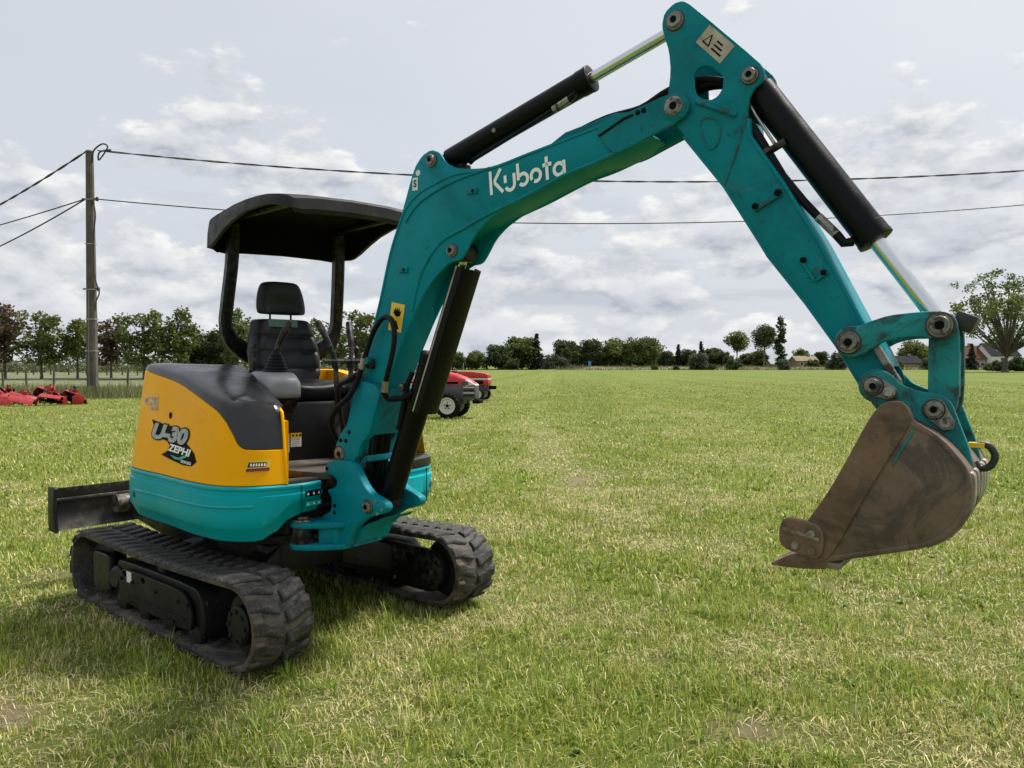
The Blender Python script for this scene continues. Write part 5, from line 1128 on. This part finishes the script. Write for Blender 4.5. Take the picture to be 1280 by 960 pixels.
# ------------------------------------------------------------------ banks, rough grass
def blades(name, pts, h0, h1, w, cols, seed, label):
    R = np.random.RandomState(seed); n = len(pts); P = np.array(pts)
    a = R.rand(n)*2*PI; h = h0+(h1-h0)*R.rand(n)*P[:, 3]; ww = w*(.6+.8*R.rand(n)); D = np.c_[np.cos(a), np.sin(a), np.zeros(n)]
    B = P[:, :3]; T = B+np.c_[R.normal(0, .18, n)*h, R.normal(0, .18, n)*h, h]
    V = np.stack([B-D*ww[:, None], B+D*ww[:, None], T+D*(ww*.25)[:, None], T-D*(ww*.25)[:, None]], 1).reshape(-1, 3)
    u = R.rand(n)[:, None]; c = np.array(cols[0])+(np.array(cols[1])-np.array(cols[0]))*u; m = R.rand(n) < .3
    c[m] = np.array(cols[2])*(.7+.5*u[m]); C = np.repeat(np.c_[c, np.ones(n)], 4, 0)
    me = bpy.data.meshes.new(name); me.vertices.add(4*n); me.vertices.foreach_set('co', V.ravel().astype(np.float32)); me.loops.add(4*n); me.loops.foreach_set('vertex_index', np.arange(4*n, dtype=np.int32))
    me.polygons.add(n); me.polygons.foreach_set('loop_start', (np.arange(n)*4).astype(np.int32)); me.polygons.foreach_set('loop_total', np.full(n, 4, np.int32)); me.update()
    at = me.attributes.new('col', 'FLOAT_COLOR', 'POINT'); at.data.foreach_set('color', C.ravel().astype(np.float32)); me.materials.append(LEAF)
    tag(link(name, me), label, 'grass', kind='stuff')
R_ = np.random.RandomState(77)
# ditch bank on the far side of the field
def bank():
    xs = np.linspace(-40, 170, 120); R = []
    for x in xs:
        j = .25*math.sin(x*.31)+.2*math.sin(x*.83); e = max(0, min(1, (x-8)/14))
        R.append([(x, 214+j*3, -.05), (x, 217+j*2, (.55+j*.3)*e), (x, 224+j, (.85+j*.3)*e), (x, 236, .9*e), (x, 262, .9*e), (x, 330, -.05)])
    o = MB().rings(R, closed=False, caps=False).build('bank', mat('bank_turf', (.13, .135, .05), .95, var=.3, vscale=.25, spots=[((.20, .165, .09), .15, .5, .65, .95), ((.06, .075, .025), .5, .55, .7, .95)]))
    tag(o, 'low rough grassy bank along the far edge of the field', 'bank', kind='structure')
bank()
pts = []
for _ in range(9000):
    x = R_.uniform(12, 165); y = R_.uniform(212, 226); z = max(-.05, min(.8, (y-214)*.08)); pts.append((x, y, z-.1, .35+.65*abs(math.sin(x*.13)*math.sin(x*.057+1))))
blades('reeds', pts, .35, 1.2, .10, ((.10, .115, .04), (.16, .165, .07), (.24, .19, .11)), 3, 'tan and green reeds on the far bank')
pts = []
for _ in range(9000):
    t = R_.uniform(0, 1); x = -34+t*24; y = 41+R_.normal(0, 1.6)-abs(R_.normal(0, 1)); pts.append((x, y, -.02, .4+.6*R_.rand()))
for _ in range(2500):
    a = R_.uniform(0, 2*PI); r = abs(R_.normal(0, .9)); pts.append((-18.4+r*math.cos(a)*1.6, 33.6+r*math.sin(a), -.02, .9))
blades('tall_grass', pts, .12, .62, .018, ((.11, .15, .045), (.18, .21, .08), (.27, .23, .13)), 4, 'uncut tall grass along the left fence and pole')
m = MB(); R = [[(x, 47+.5*math.sin(x), .006), (x, 72, .006), (x, 73+1.5*math.sin(x*.2), .06), (x, 92, .5), (x, 120, .45), (x, 170, -.1)] for x in np.linspace(-130, -9, 60)]
tag(m.rings(R, closed=False, caps=False).build('meadow', mat('meadow_turf', (.125, .135, .062), .95, var=.25, vscale=.4, spots=[((.20, .185, .10), .3, .5, .7, .95), ((.085, .11, .04), 1.5, .5, .7, .95)])), 'rough grey green meadow behind the left fence', 'meadow', kind='structure')
# dark undergrowth closing the gaps under the far trees
def thicket(name, x0, x1, y0, h0, h1, n, seed, label, tone='dark'):
    R = np.random.RandomState(seed); cl = []
    for _ in range(n):
        x = R.uniform(x0, x1); e = .55+.45*math.sin(x*.17+seed)*math.sin(x*.05); cl.append((x, y0+R.uniform(-4, 4), R.uniform(.2, 1)*(h0+(h1-h0)*e), R.uniform(.9, 1.5)))
    me = crown_mesh(seed, cl, 26, .36 if y0 > 200 else .2, GREENS[tone]); me.name = name
    tag(link(name, me), label, 'undergrowth', kind='stuff')
thicket('undergrowth', -22, 66, 252, 2.2, 4.6, 420, 41, 'dark undergrowth filling the gaps under the far trees')
thicket('hedgerow', 66, 170, 258, 1.4, 3.0, 300, 42, 'low dark hedge behind the houses and shrubs on the right')
thicket('hedge_growth', -125, -12, 96, .9, 1.9, 420, 44, 'pale green hedge growth behind the tree row', 'pale')
thicket('wood_edge', -125, -14, 125, 1.6, 3.2, 380, 43, 'dark hedge line behind the left tree row')

# ------------------------------------------------------------------ fences
def fence(pts, h, r, wires, name, label, grp=None):
    f = tag(empty(name, (pts[0][0], pts[0][1], 0)), label, 'fence', grp); o = Vector((pts[0][0], pts[0][1], 0))
    for k, p in enumerate(pts):
        b = Vector((p[0], p[1], 0))-o; l = Vector((rnd.uniform(-.05, .05), rnd.uniform(-.05, .05), 0)); hh = h*rnd.uniform(.92, 1.1)
        MB().tube([b-Vector((0, 0, .1)), b+l*.5+Vector((0, 0, hh*.5)), b+l+Vector((0, 0, hh))], [r*1.05, r, r*.92], 8).build('post', M['wood'], f)
    for z in wires:
        P = []
        for a, b in zip(pts, pts[1:]):
            for t in (0, .25, .5, .75): P.append((a[0]+(b[0]-a[0])*t-o.x, a[1]+(b[1]-a[1])*t-o.y, z-.06*math.sin(PI*t)))
        P.append((pts[-1][0]-o.x, pts[-1][1]-o.y, z)); MB().tube(P, .006, 4).build('wire', M['band'], f)
fence([(AT(px, Y), Y) for px, Y in ((-95, 49), (-40, 47.5), (4, 46.5), (33, 46), (67, 45.2), (113, 43.5), (159, 41.5), (206, 40.5), (250, 40))], 1.05, .065, (.3, .6, .9), 'post_fence', 'near wire fence of dark wooden posts behind the red implements')
fence([(AT(px, Y), Y) for px, Y in ((-60, 86), (-20, 85.5), (8, 85), (22, 85), (42, 85), (64, 84.5), (86, 84), (108, 84), (134, 83.5), (153, 83), (172, 83), (190, 83), (212, 83))], 1.25, .08, (.5, 1.0), 'rail_fence', 'distant low post fence under the tree row')
m = MB(); 

# ------------------------------------------------------------------ utility pole and cables
def pole():
    p = tag(empty('utility_pole', (-18.55, 34, 0)), 'tall weathered utility pole with metal bands and cables at left', 'utility pole')
    H = 10.75; m = MB()
    R = []
    for f in (0, .25, .5, .75, 1): w = .215-.075*f; R.append([(sx*w*a, sy*w*.85*b, H*f-(.1 if f == 0 else 0)) for sx, sy, a, b in ((-1, -1, 1, .6), (-1, -1, .6, 1), (1, -1, .6, 1), (1, -1, 1, .6), (1, 1, 1, .6), (1, 1, .6, 1), (-1, 1, .6, 1), (-1, 1, 1, .6))])
    m.rings(R).build('shaft', M['concrete'], p)
    m = MB(); m.lathe((0, 0, H), (0, 0, H+.12), [(0, .13), (.03, .17), (.09, .14), (.12, .03)], 12); m.build('cap', M['concrete'], p)
    for z in (.15, 2.05, 3.45, 4.75, 6.75, 8.7): w = (.215-.075*z/H)*2+.03; MB().box((-w/2, -w*.45, z-.02), (w/2, w*.45, z+.02)).build('band', M['band'], p)
    for z in (4.78, 8.72): MB().bar((-.34, -.05, z), (.34, -.05, z), .05, .06).build('bracket', M['wire'], p); MB().lathe((.33, -.05, z-.1), (.33, -.05, z+.12), [(0, .03), (.05, .07), (.15, .07), (.2, .02)], 10).build('insulator', M['wire'], p)
    MB().tube(crom([(.16, -.1, 10.3), (.25, -.12, 10.8), (.6, -.1, 11.1), (.85, -.1, 11.0), (.7, -.1, 10.7), (.45, -.1, 10.4), (.5, -.1, 10.75), (1.0, -.1, 10.85)], 5), .035, 6).build('cable_loop', M['wire'], p)
    MB().tube(crom([(.2, -.15, 8.6), (.30, -.15, 8.0), (.22, -.17, 7), (.23, -.18, 5.5), (.34, -.15, 4.9), (.40, -.1, 4.6), (.30, -.2, 4.2), (.25, -.2, 3.8)], 5), .03, 6).build('down_cable', M['wire'], p)
    MB().tube([(-.05, -.2, .1), (-.04, -.2, 2), (-.03, -.16, 4.7)], .012, 5).build('earth_wire', M['band'], p)
    return p
pole()
def cable(a, b, sag, r, label, twist=False):
    A, B = Vector(a), Vector(b); n = 60; P = [A.lerp(B, k/n)-Vector((0, 0, sag*4*(k/n)*(1-k/n))) for k in range(n+1)]
    m = MB()
    if twist:
        Q = []
        N = 900
        for ph in (0, PI):
            T = []
            for k in range(N+1):
                f = k/N; c = A.lerp(B, f)-Vector((0, 0, sag*4*f*(1-f))); th = f*(B-A).length*2.2+ph; T.append(c+Vector((0, math.cos(th), math.sin(th)))*r*.8)
            m.tube(T, r*.75, 5)
    else: m.tube(P, r, 6)
    tag(m.build('overhead_cable', M['wire']), label, 'cable', 'overhead cables at the pole')
cable((-18.2, 34, 10.85), (38, 35.6, 11.75), 1.62, .028, 'upper twisted overhead cable running right across the sky', True)
cable((-18.2, 34, 8.72), (38, 35.6, 10.55), 1.75, .024, 'lower thin overhead cable running right across the sky')
cable((-18.7, 34, 10.8), (-60, 66, 10.4), 1.6, .036, 'upper overhead cable leading off to the left edge', True)
cable((-18.8, 34, 8.72), (-62, 62, 9.4), .9, .028, 'middle thin overhead cable leading off to the left edge')
cable((-18.8, 34, 8.70), (-58, 66, 8.6), 1.5, .036, 'lowest overhead cable leading off to the left edge')

# ------------------------------------------------------------------ tractors
def wheel(root, x, y, r, w, rimr, side, name='wheel'):
    t = MB(); t.lathe((x, y-w/2, r), (x, y+w/2, r), [(0, rimr), (0, r*.86), (.03, r*.94), (w*.3, r*.965), (w*.7, r*.965), (w-.03, r*.94), (w, r*.86), (w, rimr)], 40, caps=False)
    wh = t.build(name, M['tyre'], root)
    n = 20
    for k in range(n):
        a = 2*PI*k/n
        for q in (-1, 1):
            aa = a+(PI/n if q > 0 else 0); c, s = math.cos(aa), math.sin(aa); c2, s2 = math.cos(aa+.16), math.sin(aa+.16)
            m = MB(); m.bar((x+c*r*.965, y, r+s*r*.965), (x+c2*r*.945, y+q*w*.48, r+s2*r*.945), r*.09, r*.06, (c, 0, s)); m.build('tread_bar', M['tyre'], wh)
    for q in (-1, 1):
        m = MB(); m.lathe((x, y+q*(w/2+.004), r), (x, y-q*.02, r), [(.03, .01), (.03, rimr*.3), (.05, rimr*.32), (.06, rimr*.72), (.025, rimr*.9), (0, rimr*.92), (0, rimr*1.02), (.08, rimr*1.02)], 30); rm = m.build('rim', M['rim'], wh)
        m = MB(); m.lathe((x, y+q*(w/2-.005), r), (x, y, r), [(0, rimr*.12), (.01, rimr*.2), (.05, rimr*.24)], 14); m.build('hub', M['tyre'], rm)
        for k in range(5): a = 2*PI*k/5+.3; m = MB(); m.cyl((x+rimr*.36*math.cos(a), y+q*(w/2-.012), r+rimr*.36*math.sin(a)), (x+rimr*.36*math.cos(a), y+q*(w/2-.05), r+rimr*.36*math.sin(a)), rimr*.075, 8); m.build('wheel_nut', M['tyre'], rm)
def tractor(loc, rz, label, kind):
    t = tag(empty('compact_tractor', loc, rz), label, 'tractor', 'red compact tractors behind the excavator')
    fr_ = .35 if kind == 0 else .27
    for y in (-.46, .46): wheel(t, 0, y, fr_, .20, fr_*.62, y, 'front_wheel')
    for y in (-.48, .48): wheel(t, -1.45, y, .5, .28, .28, y, 'rear_wheel')
    MB().box((-.06, -.42, fr_-.05), (.06, .42, fr_+.05)).build('front_axle', M['tgrey'], t, bevel=.02)
    MB().box((-1.6, -.18, .38), (.35, .18, .62)).build('chassis', M['tgrey'], t, bevel=.03)
    if kind == 0:
        R = []
        for x, z0, z1, hw in ((-.95, .92, 1.26, .26), (-.75, .92, 1.30, .27), (-.3, .92, 1.28, .27), (.1, .90, 1.20, .26), (.40, .88, 1.10, .245), (.58, .86, 1.00, .22), (.66, .86, .92, .19)):
            R.append([(x, -hw, z0), (x, -hw, z0+(z1-z0)*.6), (x, -hw*.8, z1-.02), (x, -hw*.4, z1), (x, hw*.4, z1), (x, hw*.8, z1-.02), (x, hw, z0+(z1-z0)*.6), (x, hw, z0)])
        hd_ = MB().rings(R).build('bonnet', M['red'], t, ang=50)
        R = []
        for x, z0, hw in ((-.95, .58, .24), (.2, .50, .25), (.55, .50, .24), (.68, .52, .20)): R.append([(x, -hw, z0), (x, -hw, .90), (x, hw, .90), (x, hw, z0)])
        sp_ = MB().rings(R).build('side_panel', M['tgrey'], t, bevel=.015)
        for y in (-.262, .262):
            MB().box((-.85, y-.004, .925), (.22, y+.004, .985)).build('name_stripe', M['ink'], hd_)
            vs, fs = text_mesh('YANMAR', .055, 0, .001, 1.2, 1.3); sg = 1 if y < 0 else -1
            flat('bonnet_lettering', (vs, fs), M['whitelogo'], hd_, lambda a, b, y=y, sg=sg: Vector((-.28+sg*a, y+(-.006 if y < 0 else .006), .955+b)))
            MB().cyl((-.25, y-.002 if y < 0 else y+.002, .80), (-.25, y*.98, .80), .06, 16).build('emblem', M['ink'], sp_)
            for k in range(4): MB().box((.36, y*.93-.01, .60+k*.075), (.66, y*.93+.01, .625+k*.075)).build('grille_slot', M['rim'] if k % 2 else M['ink'], sp_)
            MB().box((.30, y*.96-.02, .90), (.50, y*.96+.02, 1.0)).build('headlight', M['tgrey'], hd_, bevel=.01)
        MB().rings([[(x, -w, a), (x, w, a), (x, w, b), (x, -w, b)] for x, w, a, b in ((.42, .25, .86, 1.03), (.56, .235, .86, .985), (.64, .20, .86, .93), (.69, .18, .87, .90))]).build('nose', M['rim'], t, bevel=.02)
        MB().box((.60, -.22, .40), (.80, .22, .50)).build('front_weight_bracket', M['ink'], t, bevel=.02)
    else:
        R = [[(x, -w, a), (x, w, a), (x, w*.96, b), (x, -w*.96, b)] for x, w, a, b in ((-1.0, .24, .90, 1.18), (-.3, .25, .90, 1.16), (.2, .25, .90, 1.10), (.34, .24, .90, 1.04))]
        MB().rings(R).build('bonnet', M['red'], t, bevel=.02)
        MB().box((-1.0, -.245, .84), (.35, .245, .90)).build('white_stripe', M['rim'], t, bevel=.005)
        b = MB().box((-1.0, -.235, .62), (.36, .235, .84)).build('side_panel', M['red'], t, bevel=.01)
        MB().box((-.6, -.240, .66), (.15, .240, .81)).build('side_grille', M['ink'], b)
        MB().box((.20, -.24, .50), (.30, .24, .62)).build('grille_frame', M['tgrey'], t)
        MB().box((.33, -.10, .46), (.62, .10, .60)).build('front_weight_bracket', M['ink'], t, bevel=.02)
    MB().box((-1.9, -.62, .85), (-1.0, -.34, .93)).build('fender', M['red'], t, bevel=.03); MB().box((-1.9, .34, .85), (-1.0, .62, .93)).build('fender', M['red'], t, bevel=.03)
    MB().tube([(-1.0, 0, 1.15), (-1.14, 0, 1.32)], .025, 8).build('steering_column', M['tgrey'], t)
    MB().tube([(-1.14+.17*math.cos(a)*.35, .17*math.sin(a), 1.32+.17*math.cos(a)*.9) for a in [2*PI*k/20 for k in range(21)]], .014, 6).build('steering_wheel', M['ink'], t)
    MB().box((-1.75, -.2, .90), (-1.35, .2, .99)).build('seat', M['ink'], t, bevel=.03); MB().box((-1.82, -.2, .95), (-1.74, .2, 1.28)).build('seat_back', M['ink'], t, bevel=.03)
    MB().tube([(-.72, -.12, 1.22), (-.72, -.12, 1.42), (-.70, -.12, 1.50)], .018, 8).build('exhaust', M['band'], t)
    return t
tractor((AT(565, 20.6), 20.9, 0), math.radians(-12), 'near red and grey compact tractor with large cream front wheel', 0)
tractor((AT(601, 30.6), 31.0, 0), math.radians(-14), 'far red compact tractor with white stripe and small front wheel', 1)

# ------------------------------------------------------------------ implements lying by the fence
def implement(loc, rz, sc, mt, label, var):
    t = tag(empty('rotary_tiller', loc, rz), label, 'tiller', 'tillers lying by the fence'); t.scale = (sc,)*3; t.rotation_euler = ((.5, -.25, 0, .9, .2, -.5, .35)[var], (.1, -.2, .25, 0, -.3, .15, -.12)[var], rz)
    R = []
    for k in range(7): a = math.radians(25+k*17); R.append([(-.62, -.34*math.cos(a), .34+.30*math.sin(a)), (.62, -.34*math.cos(a), .34+.30*math.sin(a)), (.62, -.31*math.cos(a), .34+.27*math.sin(a)), (-.62, -.31*math.cos(a), .34+.27*math.sin(a))])
    h = MB().rings(R).build('hood', M[mt], t, bevel=.006)
    for x in (-.64, .64):
        q = MB(); q.prism([(-.26, .22), (-.30, .46), (-.1, .64), (.16, .58), (.30, .40), (.22, .14), (0, .06)], -.015, .015); q.v = [(x+b, a, c) for a, b, c in q.v]; q.build('side_plate', M[mt], t, bevel=.004)
    MB().rings([[(-.58, y, z), (.58, y, z), (.58, y+.02, z+.03), (-.58, y+.02, z+.03)] for y, z in ((-.26, .50), (-.46, .40), (-.60, .20))]).build('rear_flap', M[mt], t)
    MB().box((-.12, -.12, .60), (.12, .16, .80)).build('gearbox', M['ink'] if var % 2 else M[mt], t, bevel=.03)
    for s in (-1, 1): MB().bar((s*.3, .1, .62), (s*.06, .05, 1.02 if var % 2 else .9), .05, .07).build('hitch_bar', M['ink'] if var % 3 == 0 else M[mt], t)
    MB().bar((-.5, .34, .36), (.5, .34, .36), .07, .07).build('hitch_beam', M['ink'], t)
    MB().cyl((-.6, 0, .28), (.6, 0, .28), .06, 12).build('rotor', M['ink'], t)
    for k in range(14): a = k*2.4; MB().bar((-.55+k*.085, 0, .28), (-.55+k*.085, .27*math.cos(a), .28+.27*math.sin(a)), .025, .07).build('tine', M['ink'], t)
for k, (px, Y, rz, sc, mt, lab) in enumerate([(-4, 27.4, .5, .78, 'reddull', 'red tiller cut off by the left picture edge'), (16, 28.6, 2.7, .74, 'reddull', 'red tiller second from the left picture edge'), (26, 26.9, .35, .66, 'reddull', 'lower red tiller just left of the blue one'), (38, 28.4, -.6, .66, 'blue', 'blue tiller wedged between the red tillers'), (57, 28.8, 2.9, .80, 'reddull', 'red tiller with raised black hitch right of the blue one'), (63, 27.2, .15, .62, 'reddull', 'low red tiller in front of the raised hitch one'), (86, 28.0, 2.5, .74, 'reddull', 'red tiller nearest to the utility pole')]):
    implement((AT(px, Y), Y, 0), rz, sc, mt, lab, k)

# ------------------------------------------------------------------ houses
M['wallwhite'] = mat('white_render', (.72, .72, .70), .8, var=.05); M['brick'] = mat('tan_brick', (.30, .235, .16), .85, var=.1); M['slate'] = mat('slate_roof', (.030, .030, .036), .95, spec=.05, var=.15, vscale=1); M['tile'] = mat('brown_tile_roof', (.13, .07, .045), .95, spec=.05, var=.15, vscale=1); M['thatch'] = mat('thatch', (.21, .17, .10), .9, var=.2, vscale=1); M['pane'] = mat('window_glass', (.03, .035, .045), .12)
def house(loc, rz, w, d, he, hr, wall, roof, label, wins, cat='house', doors=()):
    h = tag(empty('house' if cat == 'house' else 'barn', loc, rz), label, cat, 'houses beyond the field')
    m = MB(); m.box((-w/2, -d/2, -.3), (w/2, d/2, he)); m.build('wall', M[wall], h)
    for x in (-w/2, w/2): MB().add([(x, -d/2, he), (x, d/2, he), (x, 0, he+hr), (x*.985, -d/2, he), (x*.985, d/2, he), (x*.985, 0, he+hr)], [(0, 1, 2), (5, 4, 3), (0, 2, 5, 3), (1, 4, 5, 2), (0, 3, 4, 1)]).build('gable', M[wall], h)
    o = .35; rf = MB().rings([[(x, -d/2-o, he-o*hr/(d/2)), (x, 0, he+hr), (x, d/2+o, he-o*hr/(d/2)), (x, d/2+o, he-o*hr/(d/2)+.18), (x, 0, he+hr+.2), (x, -d/2-o, he-o*hr/(d/2)+.18)] for x in (-w/2-o, w/2+o)]).build('roof', M[roof], h)
    MB().box((w*.25-.35, -.3, he+hr*.6), (w*.25+.35, .3, he+hr+.9)).build('chimney', M['brick'], rf)
    for x, z, ww, hh in wins:
        f = MB().box((x-ww/2-.1, -d/2-.06, z-hh/2-.1), (x+ww/2+.1, -d/2+.02, z+hh/2+.1)).build('window', M['wallwhite'] if wall != 'wallwhite' else M['tgrey'], h); MB().box((x-ww/2, -d/2-.09, z-hh/2), (x+ww/2, -d/2, z+hh/2)).build('pane', M['pane'], f)
    for x in doors: MB().box((x-.5, -d/2-.07, 0), (x+.5, -d/2, 2.1)).build('door', M['wood'], h)
    return h
w = house((AT(1244, 226), 226, 0), .12, 9.0, 8, 4.2, 3.4, 'wallwhite', 'slate', 'white house with dark slate roof behind the large right tree', [(-2.9, 1.5, 1.0, 1.3), (-1.0, 2.9, .9, .9), (.9, 1.4, 1.2, 1.5), (3.0, 1.6, 1.0, 1.2)], doors=(2.0,))
MB().box((-2.0, -2.95, 5.35), (-.6, -2.55, 5.95)).build('skylight', M['wallwhite'], w)
house((AT(1200, 228), 228, 0), -.05, 10, 9, 3.4, 3.5, 'brick', 'tile', 'tan house with brown tiled roof right of the bucket link', [(2.4, 1.5, 1.4, 1.3), (4.0, 1.5, .9, 1.2), (-2, 1.5, 1.2, 1.2)])
house((AT(1128, 236), 236, 0), .1, 8.5, 7, 1.9, 2.1, 'brick', 'slate', 'low dark roofed house seen through the bucket linkage', [(-2, 1.1, .8, .8), (1, 1.1, .8, .8)])
house((AT(1004, 232), 232, .6), 0, 6.2, 6, 2.0, 1.3, 'brick', 'thatch', 'low thatched barn right of the poplar', [(-1.6, 1.1, .7, .7), (1.6, 1.1, .7, .7)], 'barn')
# small upright signs on the bank
def sign(px, Y, z, w, h, mt, label, nm):
    s = tag(empty(nm, (AT(px, Y), Y, z)), label, 'sign'); MB().cyl((0, 0, -.4), (0, 0, h+.6), .05, 8).build('post', M['band'], s); MB().box((-w/2, -.08, .6), (w/2, -.02, .6+h)).build('board', M[mt], s, bevel=.01); return s
M['skyblue'] = mat('bright_blue_board', (.05, .25, .62), .5)
sign(737, 215, .3, .75, 1.5, 'skyblue', 'small bright blue board standing before the far trees', 'blue_sign')
s = sign(984, 214, .8, 1.1, .9, 'red', 'small red and white board beside the poplar', 'red_sign'); MB().box((-.55, -.10, .6), (.05, -.085, 1.0)).build('white_field', M['wallwhite'], s)
